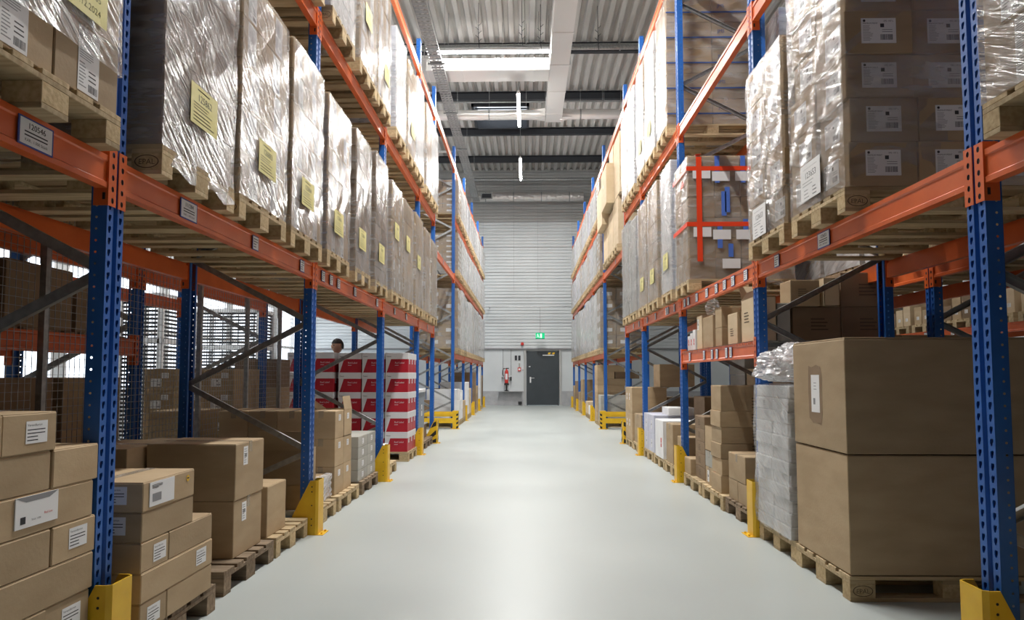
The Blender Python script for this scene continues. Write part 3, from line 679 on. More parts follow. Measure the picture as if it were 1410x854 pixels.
# ---------------------------------------------------------------- column guards
def guard(x, y, side, label, striped=False, flip=1):
    t = thing('column_guard', label, 'rack guard', (x + side * .085, y, 0), 0 if side > 0 else PI, 'steel guards at the rack feet')
    b = MB(); w = .085; th = .006; H = .44
    mi = 0
    b.box(-th, 0, -w + .015, w - .015, .004, H)                              # face to the aisle
    for s in (-1, 1):
        b.add([(-th, s * (w - .015), .004), (0, s * (w - .015), .004), (-.02, s * w, .004), (-.026, s * (w - th), .004)] + [(-th, s * (w - .015), H), (0, s * (w - .015), H), (-.02, s * w, H), (-.026, s * (w - th), H)],
              [(0, 1, 2, 3), (4, 7, 6, 5), (1, 5, 6, 2), (0, 3, 7, 4), (0, 4, 5, 1), (2, 6, 7, 3)])
        poly = [(-.02, .004), (-.02, H), (-.065, H), (-.21, .15), (-.21, .13), (-.13, .004)]
        b.prism(poly, s * (w - th), s * w, 'y')
        for z, xx in ((.08, -.05), (.13, -.05), (.24, -.05), (.35, -.05), (.39, -.05)):
            b.cyl((xx, s * (w + .0006), z), (xx, s * (w + .001), z), .006, 10, 1)
    b.build('guard_plate', ['yellow', 'black'], t)
    MB().box(-.09, .045, -w, w, 0, .005).cyl((.025, -.05, .005), (.025, -.05, .018), .009, 6).cyl((.025, .05, .005), (.025, .05, .018), .009, 6).build('foot_flange', ['yellow'], t)
    if striped:
        s_ = MB()
        for k in range(3):
            z = -.02 + k * .17; c = lambda q: min(max(q, .01), H)
            s_.add([(.0008, -w + .015, c(z)), (.0008, w - .015, c(z + .10)), (.0008, w - .015, c(z + .185)), (.0008, -w + .015, c(z + .085))], [(0, 1, 2, 3)])
        s_.build('front_stripes', ['black'], t)
        s_ = MB(); yy = -(w + .0012) * side
        # slanted bands clipped to the sloping side plate
        for k in range(3):
            z = .0 + k * .16; zl = lambda x: H + (x + .065) * 2.0
            p = [(-.022, z + .02), (-.022, z + .10), (-.20, z - .06), (-.20, z - .14)]
            q = []
            for x, zz_ in p:
                q.append((x, yy, min(max(zz_, .008), H - .005 if x > -.06 else .14)))
            if k == 2: q = [(-.022, yy, .34), (-.022, yy, .42), (-.075, yy, .40), (-.13, yy, .29)]
            s_.add(q, [(0, 1, 2, 3)])
        s_.build('side_stripes', ['black'], t)
    return t
for side, X, nmS in ((1, XL, 'left'), (-1, XR, 'right')):
    for i, y in enumerate(YL[1:]):
        guard(X, y, side, ('black and yellow striped guard at the end of the %s near rack' % nmS) if i == 4 else 'yellow steel upright guard, %s near rack, %s from camera' % (nmS, ORD[i]), i == 4)
    for i, y in enumerate(YV[1:]):
        guard(X, y, side, 'yellow steel upright guard, %s rack beyond passage, %s of four' % (nmS, ORD[i]))
    # end barrier
    t = thing('end_barrier', 'yellow rack end barrier with striped corner, %s side of passage' % nmS, 'barrier', (X + side * .11, YV[0] - .21, 0), 0 if side > 0 else PI)
    s = 1 if side > 0 else -1
    yo = lambda v: v * s
    MB().box(-1.35, -.1, yo(-.02), yo(.02), .30, .42).box(-1.35, -.1, yo(-.035), yo(.02), .34, .38).box(-1.35, -.1, yo(-.02), yo(.02), .14, .26).build('rail', ['yellow'], t)
    for px in (-1.3, -.05):
        MB().box(px - .07, px + .07, yo(-.03), yo(.10), .0, .44).box(px - .10, px + .10, yo(-.06), yo(.12), 0, .01).build('post', ['yellow'], t)
    st = MB()
    for k in range(4):
        z = .03 + k * .1
        st.add([(.0208, yo(-.03), z), (.0208, yo(.10), z + .06), (.0208, yo(.10), min(z + .11, .44)), (.0208, yo(-.03), z + .05)], [(0, 1, 2, 3)])
        st.add([(.02, yo(-.0308), z), (-.03, yo(-.0308), z - .02 if z > .05 else .0), (-.03, yo(-.0308), z + .03), (.02, yo(-.0308), z + .05)], [(0, 1, 2, 3)])
    st.build('warning_stripes', ['black'], t)

# ---------------------------------------------------------------- pallets
def pallet_parts(old):
    w, e = ('oldwood', 'oldwood') if old else ('wood', 'woodend')
    d = MB()
    for y, bw in ((-.3275, .145), (-.165, .10), (0, .145), (.165, .10), (.3275, .145)): d.bbox(-.6, .6, y - bw / 2, y + bw / 2, .122, .144, .002)
    c = MB()
    for x in (-.5275, 0, .5275): c.bbox(x - .0725, x + .0725, -.4, .4, .100, .122, .002)
    sk = MB()
    for y, bw in ((-.35, .10), (0, .145), (.35, .10)): sk.bbox(-.6, .6, y - bw / 2, y + bw / 2, 0, .022, .002)
    bl = lambda bw: MB().bbox(-.0725, .0725, -bw / 2, bw / 2, .022, .100, .002)
    return [('deck_boards', d.mesh('deck', [w])), ('cross_boards', c.mesh('cross', [w])), ('bottom_boards', sk.mesh('bottom', [w])), bl(.10).mesh('blk', [e]), bl(.145).mesh('blk2', [e])]
def pallet(x, y, z, label, group, old=False, detail=True, rz=0, mark=False, w=.8):
    pp = cached(('pal', old), lambda: pallet_parts(old))
    if not detail:
        def mk():
            b = MB()
            for yy, bw in ((-.33, .14), (-.165, .1), (0, .145), (.165, .1), (.33, .14)): b.box(-.6, .6, yy - bw / 2, yy + bw / 2, .122, .144)
            for xx in (-.53, 0, .53): b.box(xx - .07, xx + .07, -.4, .4, .1, .122)
            for yy in (-.35, 0, .35):
                b.box(-.6, .6, yy - .055, yy + .055, 0, .022)
                for xx in (-.53, 0, .53): b.box(xx - .07, xx + .07, yy - .05, yy + .05, .022, .1)
            return b.mesh('pallet', ['wood'])
        o = place('pallet', cached('palfar', mk), None, (x, y, z), rz); o.scale = (1, w / .8, 1); return tag(o, label, 'pallet', group)
    t = thing('pallet', label, 'pallet', (x, y, z), rz, group); t.scale = (1, w / .8, 1)
    for nme, me in pp[:3]: place(nme, me, t)
    for xx in (-.5275, 0, .5275):
        for yy, q in ((-.35, 3), (0, 4), (.35, 3)):
            bo = place('block', pp[q], t, (xx, yy, 0))
            if mark and yy == -.35 and xx == (-.5275 if mark < 0 else .5275): stick('epal', '-y', bo, (0, -.0505, .061), 'branding_mark')
    return t

# ---------------------------------------------------------------- cartons
def carton_mesh(w, d, h, mat, seam='x', bev=.004):
    """closed carton, origin at centre of its base; top flaps meet along a slit"""
    def mk():
        b = MB(); b.bbox(-w / 2, w / 2, -d / 2, d / 2, 0, h - .003, bev)
        g = .0025
        if seam == 'x': b.bbox(-w / 2 + .003, w / 2 - .003, -d / 2 + .003, -g, h - .004, h, .001); b.bbox(-w / 2 + .003, w / 2 - .003, g, d / 2 - .003, h - .004, h, .001)
        else: b.bbox(-w / 2 + .003, -g, -d / 2 + .003, d / 2 - .003, h - .004, h, .001); b.bbox(g, w / 2 - .003, -d / 2 + .003, d / 2 - .003, h - .004, h, .001)
        return b.mesh('carton', [mat])
    return cached(('ct', round(w, 3), round(d, 3), round(h, 3), mat, seam), mk)
def tape_mesh(w, d, h, seam):
    def mk():
        b = MB(); tw = .025; e = .0012
        if seam == 'x':
            b.box(-w / 2 - e, w / 2 + e, -tw, tw, h, h + e)
            for s in (-1, 1): b.box(s * w / 2, s * (w / 2 + e), -tw, tw, h - .07, h)
        else:
            b.box(-tw, tw, -d / 2 - e, d / 2 + e, h, h + e)
            for s in (-1, 1): b.box(-tw, tw, s * d / 2, s * (d / 2 + e), h - .07, h)
        return b.mesh('tape', ['tape'])
    return cached(('tp', round(w, 3), round(d, 3), round(h, 3), seam), mk)
def carton(x0, x1, y0, y1, z0, z1, label, group, mat='kraft', seam='x', tape=True, stk=(), rz=0, name='cardboard_box'):
    """x0..z1 world extents; stk = list of (kind, normal, u, v, size) with u along the face from its centre, v above the base"""
    w, d, h = abs(x1 - x0), abs(y1 - y0), z1 - z0; g = .0015
    t = thing(name, label, 'box', ((x0 + x1) / 2, (y0 + y1) / 2, z0), rz, group)
    place('carton_body', carton_mesh(w - g, d - g, h - .001, mat, seam), t)
    if tape: place('packing_tape', tape_mesh(w - g, d - g, h - .001, seam), t)
    add_stk(t, w - g, d - g, stk); return t
def add_stk(t, w, d, stk):
    for q in stk:
        kind, nrm, u, v = q[:4]; sc = q[4] if len(q) > 4 else 1
        loc = {'+x': (w / 2 + .0008, u, v), '-x': (-w / 2 - .0008, u, v), '-y': (u, -d / 2 - .0008, v), '+y': (u, d / 2 + .0008, v)}[nrm]
        stick(kind, nrm, t, loc, {'env': 'envelope'}.get(kind[:3], 'sticker'), sc=sc)

# ---------------------------------------------------------------- wrapped loads
def film_mesh(w, d, h, mat, seed, skirt=0.):
    def mk():
        r = random.Random(seed); nx, ny, nz = 7, 6, 10; vs = []; fs = []
        ring = [(-w / 2 + w * i / nx, -d / 2) for i in range(nx)] + [(w / 2, -d / 2 + d * i / ny) for i in range(ny)] + [(w / 2 - w * i / nx, d / 2) for i in range(nx)] + [(-w / 2, d / 2 - d * i / ny) for i in range(ny)]
        n = len(ring)
        for k in range(nz + 1):
            z = -skirt + (h + skirt) * k / nz
            for x, y in ring:
                e = .008 + r.uniform(-.004, .007); L = math.hypot(x / w, y / d) + 1e-6
                sx = e if x > w / 2 - .001 else (-e if x < -w / 2 + .001 else 0); sy = e if y > d / 2 - .001 else (-e if y < -d / 2 + .001 else 0)
                vs.append((x + sx, y + sy, z + (r.uniform(-.03, .03) if k == 0 and skirt else 0)))
        for k in range(nz):
            for i in range(n): fs.append((k * n + i, k * n + (i + 1) % n, (k + 1) * n + (i + 1) % n, (k + 1) * n + i))
        # turned-in rim on top
        base = nz * n
        for x, y in ring: vs.append((x * .8, y * .8, h + .012))
        for i in range(n): fs.append((base + i, base + (i + 1) % n, base + n + (i + 1) % n, base + n + i))
        return MB().add(vs, fs).mesh('film', [mat])
    return cached(('fl', round(w, 2), round(d, 2), round(h, 2), mat, seed % 3, skirt > 0), mk)
LOADS = 0
def load(side, X, y0, y1, z0, z1, label, group, rows=6, cy=2, cx=3, mat='kraft', film='film', doc=None, sheet=None, detail=True, skirt=0., depth=1.18, nearstk=None, jitter=.006, docpos=(0, .45), name='wrapped_load', sheetrows=99, docsc=1., lift=0.):
    """a pallet load of cartons under stretch film. X = face towards the aisle, side=+1 means that face looks +x"""
    global LOADS; LOADS += 1; r = random.Random(LOADS * 13)
    d = y1 - y0; h = z1 - z0; cxm = X - side * depth / 2
    t = thing(name, label, 'wrapped load', (cxm, (y0 + y1) / 2, z0), 0, group)
    nrm = '+x' if side > 0 else '-x'; rh = h / rows; cw, cd_ = depth / cx, d / cy
    if detail:
        me = carton_mesh(cw - .004, cd_ - .004, rh - .001, mat, 'x')
        for k in range(rows):
            for i in range(cx):
                for j in range(cy):
                    if i not in (0, cx - 1) and j not in (0, cy - 1) and k != rows - 1: continue
                    px = -depth / 2 + (i + .5) * cw; py = -d / 2 + (j + .5) * cd_
                    c = place('carton', me, t, (px + r.uniform(-jitter, 0) * side, py + r.uniform(-jitter, jitter) * .5, k * rh))
                    front = (i == cx - 1) if side > 0 else (i == 0)
                    if sheet and front and k < sheetrows: stick(sheet, nrm, c, (side * (cw / 2 - .001), r.choice((-.04, 0, .03)), rh * .5), 'sticker', sc=min(1, rh / .33 if sheet == 'sheetbig' else 1))
                    if nearstk and j == 0: stick(nearstk, '-y', c, (0, -cd_ / 2 + .001, rh * .52), 'sticker', sc=1.0)
    else:
        def mk():
            b = MB()
            for k in range(rows):
                for i in range(cx):
                    for j in range(cy):
                        if i not in (0, cx - 1) and j not in (0, cy - 1): continue
                        o = r.uniform(-.01, .004); b.box(-depth / 2 + i * cw + .003 + o, -depth / 2 + (i + 1) * cw - .003 + o, -d / 2 + j * cd_ + .003, -d / 2 + (j + 1) * cd_ - .003, k * rh, (k + 1) * rh - .004, 0)
            return b.mesh('cartons', [mat])
        place('cartons', cached(('fc', round(d, 2), round(h, 2), rows, cy, cx, mat, LOADS % 2), mk), t)
        if sheet:
            s = MB()
            for k in range(rows):
                for j in range(cy):
                    py = -d / 2 + (j + .5) * cd_; s.box(side * (depth / 2 - .001), side * (depth / 2 + .004), py - cd_ * .28, py + cd_ * .28, k * rh + rh * .25, k * rh + rh * .75)
            for k in range(rows):
                for i in range(cx):
                    px = -depth / 2 + (i + .5) * cw; s.box(px - cw * .25, px + cw * .25, -d / 2 - .004, -d / 2 + .002, k * rh + rh * .35, k * rh + rh * .65)
            s.build('stickers', ['paper'], t)
    if film: place('stretch_film', film_mesh(depth, d, h - lift, film, LOADS, skirt), t, (0, 0, lift))
    if doc: stick(doc, nrm, t, (side * (depth / 2 + .018), docpos[0], docpos[1]), 'delivery_note', sc=docsc)
    return t

def shelf_loads(side, nmS, rack, lvname, zb, spans, X, **kw):
    """pallet + load for each span; spans: (y0, y1, ztop, dict)"""
    for i, (y0, y1, zt, o) in enumerate(spans):
        k = dict(kw); k.update(o); det = k.get('detail', True); look = k.pop('look', 'wrapped carton load'); pold = k.pop('old', False); mark = k.pop('mark', False); n0 = k.pop('n0', 0)
        w = min(.8, y1 - y0 + .02)
        pallet(X - side * .6 + side * .01, (y0 + y1) / 2, zb, 'wooden pallet, %s %s, %s, %s from camera' % (nmS, rack, lvname, ORD[i + n0]), 'pallets on the rack beams', pold, det, mark=mark if det else False, w=w)
        load(side, X, y0, y1, zb + .144, zt, '%s, %s %s, %s, %s from camera' % (look, nmS, rack, lvname, ORD[i + n0]), 'wrapped loads on the rack beams', **k)

YD = lambda n: 'yellow:' + n
FG = 'flat white bar code sheets'
L1 = [(.25, 1.03, 3.78, dict(sheet='sheetbig')), (1.12, 1.92, 3.78, dict(sheet='sheetbig')), (2.02, 2.80, 3.80, dict(sheet='sheetbig', doc='yellowtop', docpos=(.12, .41), rows=5, lift=.17, look='wrapped brown cartons with white sheets')),
      (3.15, 3.93, 3.84, dict(doc=YD('125862'), docpos=(-.01, .31), skirt=.1, mark=1, mat='kraftdark', look='tightly wrapped silvery load')),
      (4.02, 4.80, 3.78, dict(sheet='sheetbig', doc=YD('126883'), docpos=(.01, .32), rows=5, mark=1, look='wrapped load with yellow note')),
      (4.92, 5.66, 3.80, dict(sheet='sheetbig', doc=YD('125864'), docpos=(-.03, .32), rows=6, look='wrapped load with yellow note')),
      (5.83, 6.55, 3.76, dict(sheet='sheetbig', doc=YD('125861'), docpos=(-.04, .29), rows=6, look='wrapped load with torn film')),
      (6.80, 7.45, 3.80, dict(doc=YD('125866'), docpos=(-.07, .32), skirt=.12, mat='kraftdark', rows=8, look='darker wrapped load of flat cartons')),
      (7.70, 8.38, 3.86, dict(doc=YD('125867'), docpos=(-.04, .34), skirt=.06, mat='kraftdark', rows=9, look='narrow dark wrapped load of flat cartons')),
      (8.66, 9.42, 3.80, dict(sheet='tall', doc=YD('125868'), docpos=(-.1, .8), look='pale wrapped load')), (9.50, 10.30, 3.78, dict(doc=YD('125869'), docpos=(-.1, .8), rows=5, look='pale wrapped load')),
      (10.52, 11.28, 3.83, dict(doc=YD('125870'), docpos=(-.1, .7), rows=5, look='pale wrapped load')), (11.5, 12.15, 3.80, dict(rows=6, look='pale wrapped load')), (12.3, 13.1, 3.76, dict(rows=6, look='pale wrapped load'))]
shelf_loads(1, 'left', 'near rack', 'first level', 2.24, L1, -1.715)
L2 = [(y, y + .78, 6.0, dict(detail=False)) for y in (.25, 1.12, 2.02, 3.1, 3.97, 4.84)]  # out-of-view loads, added to shade the level below from the lamps
L2 += [(5.86, 6.68, 6.0, dict(sheet='sheetbig', mat='whitebox', mark=1)), (6.88, 7.66, 6.0, dict(sheet='sheetbig', rows=4, doc=YD('125851'), docpos=(-.05, .6))), (7.74, 8.46, 6.0, dict(sheet='sheetbig', rows=5, doc=YD('125852'), docpos=(.1, .4))),
       (8.85, 9.55, 5.93, dict(mat='whitebox', rows=5)), (9.75, 10.5, 5.9, dict(rows=7, doc=YD('125854'), docpos=(0, .4))), (10.6, 11.3, 6.02, dict(rows=6, mat='whitebox')), (11.6, 12.3, 6.0, dict(rows=6)), (12.4, 13.15, 5.95, dict(rows=6, mat='whitebox'))]
shelf_loads(1, 'left', 'near rack', 'second level', 4.42, L2, -1.715)
# right near rack, first level
R = dict(film='filmR')
pallet(2.43, 1.75, 2.24, 'wooden pallet, right near rack, first level, first from camera', 'pallets on the rack beams')
load(-1, 1.83, 1.36, 2.16, 2.384, 3.75, 'wrapped load at the right edge, first level, second from last upright', 'wrapped loads on the rack beams', rows=5, sheet='sheetbig', film='filmR') if 0 else None
R1 = [(1.95, 2.75, 3.75, dict(sheet='sheetbig', rows=5, look='wrapped brown cartons at the right photo edge', old=False)),
      (3.95, 4.75, 3.944, dict(sheet='data', rows=6, cx=3, cy=2, nearstk='data', mat='kraft', doc='white:123653', docpos=(.05, .17), mark=-1, film='filmclear', look='brown cartons with white data labels', jitter=.03)),
      (4.90, 5.66, 3.76, dict(sheet='data', rows=5, cy=2, doc='white:123653', docpos=(.1, .12), look='wrapped cartons with white data labels', jitter=.03)),
      (7.78, 8.46, 3.80, dict(rows=6, cx=4, cy=2, mat='kraft', film='filmclear', skirt=.05, look='wrapped load with orange-red tape bands')),
      (8.70, 9.33, 4.05, dict(rows=6, mat='whitebox', doc=YD('126001'), docpos=(0, .4), look='tall pale wrapped load')), (9.62, 10.37, 4.05, dict(rows=6, doc=YD('126002'), docpos=(0, .35), look='tall pale wrapped load')), (10.47, 11.28, 4.02, dict(rows=6, doc=YD('126003'), docpos=(0, .35), look='tall pale wrapped load')),
      (11.5, 12.2, 3.98, dict(rows=3, mat='greybox', look='pale grey wrapped load')), (12.3, 13.15, 4.08, dict(rows=5, mat='greybox', look='pale grey wrapped load'))]
bpy.data.objects.remove([o for o in bpy.data.objects if o.get('label') == 'wooden pallet, right near rack, first level, first from camera'][0])
for o in [o for o in bpy.data.objects if o.name.startswith(('deck_boards', 'cross_boards', 'bottom_boards', 'block')) and o.parent is None]: bpy.data.objects.remove(o)
shelf_loads(-1, 'right', 'near rack', 'first level', 2.24, R1, 1.84, **R)
# tape bands, blue tapes and white cards on the taped load
tl = [o for o in bpy.data.objects if o.get('label', '').startswith('wrapped load with orange-red')][0]
e = .02; W2, D2 = .59 + e, .34 + e
b = MB()
for z in (1.02 + .22, .60): b.box(-W2, W2, -D2 - .002, -D2, z, z + .05); b.box(-W2 - .002, -W2, -D2, D2, z, z + .05)
b.box(-.50, -.44, -D2 - .003, -D2, .20, 1.40); b.box(-.50, -.44, -D2, D2, 1.43, 1.432); b.box(-W2 - .003, -W2, -.2, -.05, 1.10, 1.16)
b.build('orange_red_tape', ['redtape'], tl)
for x, z0, z1 in ((-.29, 1.1, 1.41), (.0, 1.1, 1.41), (-.22, .72, 1.0), (-.18, .76, 1.05), (-.27, .35, .65), (.02, .5, .68), (-.15, .25, .40)): MB().box(x, x + .055, -D2 - .0008, -D2 + .001, z0, z1).build('blue_tape', ['bluetape'], tl)
for x, z in ((-.54, 1.15), (-.32, 1.12), (-.06, 1.12), (-.54, .48), (-.32, .45), (-.06, .45), (-.22, .12)): MB().box(x, x + .2, -D2 - .0012, -D2 + .001, z, z + .11).build('paper_card', ['paper'], tl)
# right near rack, second level (the first three bays are open apart from the one above the camera)
R2 = [(8.86, 9.55, 6.28, dict(rows=5, cx=2, mat='kraft', film='filmclear', look='tall brown cartons with dark bands')), (9.75, 10.5, 6.28, dict(rows=6, mat='whitebox', doc=YD('126011'), docpos=(0, .4), look='tall white wrapped load')), (10.62, 11.3, 6.28, dict(rows=7, doc=YD('126012'), docpos=(0, .4), look='tall white wrapped load')),
      (11.6, 12.3, 6.28, dict(rows=6, mat='whitebox', look='tall white wrapped load')), (12.4, 13.1, 6.2, dict(rows=6, look='tall white wrapped load'))]
shelf_loads(-1, 'right', 'near rack', 'second level', 4.42, R2, 1.84, **R)
jl = [o for o in bpy.data.objects if o.get('label', '').startswith('tall brown cartons with dark bands')][0]
b = MB()
for k in range(5): b.box(-.595, .595, -.347 - .0165, -.347 - .015, k * .34 + .13, k * .34 + .15)
b.build('dark_strap', ['blueink'], jl)
for k in range(5): stick('jms', '-y', jl, (.12, -.367, k * .34 + .22), 'printed_letters')

# far racks: twelve pallets per level and side
for side, X, nmS in ((1, -1.715, 'left'), (-1, 1.84, 'right')):
    for lv, (zb, zt) in enumerate(((1.84, 3.55), (3.80, 4.98), (5.24, 6.32))):
        sp = []
        for bay in range(4):
            for j in range(3):
                y0 = YV[bay] + .1 + j * .9; r = random.Random(bay * 10 + j + lv * 100 + side)
                mt = r.choice(('whitebox', 'greybox', 'kraft', 'whitebox', 'lavender'))
                if j == 0 and bay == 0: mt = 'kraft'
                sp.append((y0, y0 + .76, zt - r.uniform(0, .12), dict(detail=False, rows=r.choice((5, 6, 7)), mat=mt, film='filmclear' if bay == 0 and j == 0 else 'filmfar', sheet='s' if r.random() < .6 or (bay == 0 and j == 0) else None)))
        shelf_loads(side, nmS, 'rack beyond passage', '%s level' % ORD[lv], zb, sp, X, film='filmfar')
    # loads standing over the passage
# ---------------------------------------------------------------- over the passage
for side, X, nmS in ((1, XL, 'left'), (-1, XR, 'right')):
    b = MB()
    for i in range(26): b.box(X - side * .06, X - side * 1.05, 13.5 + i * .135, 13.515 + i * .135, 3.802, 3.815)
    for i in range(5): b.box(X - side * (.1 + i * .22), X - side * (.13 + i * .22), 13.4, 16.97, 3.79, 3.803)
    tag(b.build('wire_deck', ['galv']), 'grey wire shelf deck over the cross passage on the %s' % nmS, 'shelf')
BX = 'long pale cartons stacked above the passage'
def pale(n, *a, **k): carton(*a, 'long pale carton above the right passage, ' + n, BX, mat='kraftlight', tape=False, **k)
pale('lower left one', 1.86, 2.4, 15.55, 16.5, 3.96, 4.725); pale('lower middle one', 1.86, 2.4, 14.7, 15.5, 3.96, 4.86); pale('lower right one', 1.86, 2.4, 13.85, 14.65, 3.96, 4.95)
pale('upper left one sticking out', 1.72, 2.3, 15.55, 16.6, 4.73, 5.62); pale('upper middle one sticking out', 1.70, 2.3, 14.5, 15.5, 4.96, 5.82, stk=[('small', '-x', .1, .5)])
pale('topmost left one', 1.9, 2.4, 14.9, 15.6, 5.83, 6.35); pale('upper right one', 1.86, 2.4, 13.6, 14.45, 4.96, 6.2)
for q, y in enumerate((14.25, 15.1, 16.0)): pallet(2.43, y, 3.815, 'wooden pallet above the right passage, %s from camera' % ORD[q], 'pallets above the passage', detail=False)

# ---------------------------------------------------------------- floor stacks, left near rack
GL = 'brown cartons on the floor at the left'
def fl_pal(x, y, label, old=True, rz=0, w=.8, mark=False): return pallet(x, y, 0, label, 'pallets on the floor', old, True, rz, mark=mark, w=w)
FLX = -1.78 - .6
fl_pal(FLX, 2.42, 'pallet under the carton stack at the left photo edge')
z = lambda k: .144 + .146 * k
A = [  # (row, y0, y1, stickers, wording)
    (0, 2.05, 2.62, (), 'bottom row, left carton'), (0, 2.62, 2.85, (), 'bottom row, small right carton'),
    (1, 2.05, 2.58, (), 'second row, left carton'), (1, 2.58, 2.84, (('addr', '+x', .02, .07),), 'second row, labelled right carton'),
    (2, 2.1, 2.85, (), 'third row, long plain carton'),
    (3, 2.05, 2.59, (), 'fourth row, left carton'), (3, 2.60, 2.86, (('addr', '+x', .02, .08),), 'fourth row, labelled right carton'),
    (4, 2.05, 2.30, (), 'fifth row, left carton'), (4, 2.30, 2.84, (('envelope', '+x', -.06, .085),), 'fifth row, carton with white envelope'),
    (5, 2.05, 2.58, (), 'sixth row, left carton'), (5, 2.59, 2.865, (), 'sixth row, right carton'),
    (6, 2.0, 2.32, (), 'top row, left carton'), (6, 2.325, 2.60, (('addr', '+x', .03, .075),), 'top row, labelled carton')]
for k, y0, y1, st, wd in A:
    carton(-2.2, -1.78 + random.Random(k * 7 + int(y0 * 10)).uniform(-.008, .004), y0, y1, z(k), z(k + 1), 'brown carton at the left photo edge, ' + wd, GL, stk=[s for s in st], seam='y')
fl_pal(-1.73 - .6, 3.48, 'dark pallet under the five-row stack behind first left guard')
zz = lambda k: .144 + .135 * k
A = [(0, 3.10, 3.33, (('addr', '+x', .0, .065),), 'bottom left carton with sticker'), (0, 3.335, 3.80, (), 'bottom right carton'),
     (1, 3.10, 3.80, (('addr', '+x', .22, .07),), 'second row long carton with sticker'),
     (2, 3.10, 3.34, (('addr', '+x', .04, .065),), 'third row left carton with sticker'), (2, 3.345, 3.80, (), 'third row right carton'),
     (3, 3.10, 3.58, (('addr', '-y', .1, .075),), 'fourth row carton'), (4, 3.10, 3.58, (('envwin', '+x', -.08, .07), ('dot', '+x', .17, .095), ('addr', '-y', .1, .075)), 'topmost carton with window envelope')]
for k, y0, y1, st, wd in A:
    carton(-2.18, -1.72 + random.Random(k + 5).uniform(-.006, .004), y0, y1, zz(k), zz(k + 1), 'carton behind first left guard, ' + wd, GL, stk=st, seam='y')
fl_pal(-1.78 - .6, 4.50, 'dark pallet under the two big left cartons')
carton(-2.42, -1.85, 4.38, 4.84, .144, .505, 'lower of two big brown cartons left of the aisle', GL, stk=[('tall', '+x', -.07, .27)], seam='x')
carton(-2.42, -1.845, 4.38, 4.85, .505, .863, 'upper of two big brown cartons left of the aisle', GL, stk=[('tall', '+x', -.08, .27)], seam='x')
carton(-2.83, -2.44, 4.2, 4.84, .144, .505, 'lower brown carton beside the two big left ones', GL); carton(-2.83, -2.44, 4.2, 4.84, .505, .85, 'upper brown carton beside the two big left ones', GL)
fl_pal(-1.78 - .6, 5.30, 'pallet under the single carton before second left guard', False, w=.7)
carton(-2.2, -1.85, 4.95, 5.33, .144, .505, 'single brown carton before the second left guard', GL, tape=False)
carton(-2.95, -2.35, 5.05, 5.5, .144, .80, 'printed brown carton deep behind the two big left ones', GL, stk=[('vga', '-y', .1, .4)])
# bay 2
fl_pal(-1.79 - .6, 6.18, 'pallet under the open carton behind second left guard', False, w=.7)
def open_carton(x0, x1, y0, y1, z0, z1, label, mat='kraft', group=None, flaps=((('-y', 80)),), stk=()):
    w, d, h = x1 - x0, y1 - y0, z1 - z0; t = thing('open_cardboard_box', label, 'box', ((x0 + x1) / 2, (y0 + y1) / 2, z0), 0, group)
    b = MB(); e = .005
    b.box(-w / 2, w / 2, -d / 2, d / 2, 0, e); b.box(-w / 2, w / 2, -d / 2, -d / 2 + e, 0, h); b.box(-w / 2, w / 2, d / 2 - e, d / 2, 0, h); b.box(-w / 2, -w / 2 + e, -d / 2, d / 2, 0, h); b.box(w / 2 - e, w / 2, -d / 2, d / 2, 0, h)
    b.build('carton_body', [mat], t)
    for sd, ang in flaps:
        a = math.radians(ang); L = (d if sd[1] == 'y' else w) * .48; f = MB()
        s = -1 if sd[0] == '-' else 1; dx = math.cos(a) * L; dz = math.sin(a) * L
        if sd[1] == 'y': f.bar((0, s * d / 2, h), (0, s * (d / 2 + dx), h + dz), w - .01, .004, 0, (0, -dz, dx))
        else: f.bar((s * w / 2, 0, h), (s * (w / 2 + dx), 0, h + dz), d - .01, .004, 0, (-dz, 0, dx))
        f.build('flap', [mat], t)
    add_stk(t, w, d, stk); return t
carton(-2.35, -1.87, 5.95, 6.28, .144, .36, 'low brown carton under the open one behind second left guard', GL)
open_carton(-2.30, -1.90, 5.90, 6.24, .362, .66, 'open brown carton with raised flap behind second left guard', group=None, flaps=(('-y', 84), ('-x', 20)))
t = thing('wrapped_bundle', 'small film-wrapped brown bundle beside the double carton stack', 'bundle', (-2.0, 6.46, .144))
MB().bbox(-.12, .12, -.16, .16, 0, .22, .01).build('carton_body', ['kraft'], t); place('stretch_film', film_mesh(.25, .33, .22, 'bag', 2), t)
fl_pal(-1.79 - .6, 7.02, 'pallet under the three-row stack of taped cartons', False)
GB = 'taped cartons stacked three rows high'
for k in range(3):
    for i in range(4):
        for j in range(2):
            x1 = -1.85 - .285 * i; y0 = 6.68 + .315 * j
            vis = 'row %s, %s from aisle, %s' % (('bottom', 'middle', 'top')[k], ORD[i], ('nearer', 'farther')[j])
            if k == 2 and i == 0 and j == 1:
                open_carton(x1 - .28, x1, y0, y0 + .31, .144 + .27 * k, .144 + .27 * (k + 1), 'taped carton with raised flap, ' + vis, group=GB, flaps=(('-x', 35), ('+x', 100)), stk=[('small', '+x', 0, .2)]); continue
            carton(x1 - .283, x1, y0, y0 + .312, .144 + .27 * k, .144 + .27 * (k + 1), 'taped brown carton, ' + vis, GB, seam='y', stk=[('small', '+x', 0, .2)] if i == 0 else ())
fl_pal(-1.79 - .6, 7.96, 'dark pallet under the four rows of grey cartons')
for k in range(4):
    for j in range(2):
        for i in range(2):
            carton(-1.83 - .35 * (i + 1), -1.83 - .35 * i, 7.53 + .43 * j, 7.95 + .43 * j, .144 + .122 * k, .144 + .122 * (k + 1), 'flat grey carton, row %s, %s, %s' % (ORD[k], ('aisle side', 'inner side')[i], ('nearer', 'farther')[j]), 'flat grey cartons', mat='greybox', tape=False, stk=[('small', '+x', 0, .06)] if i == 0 else ())
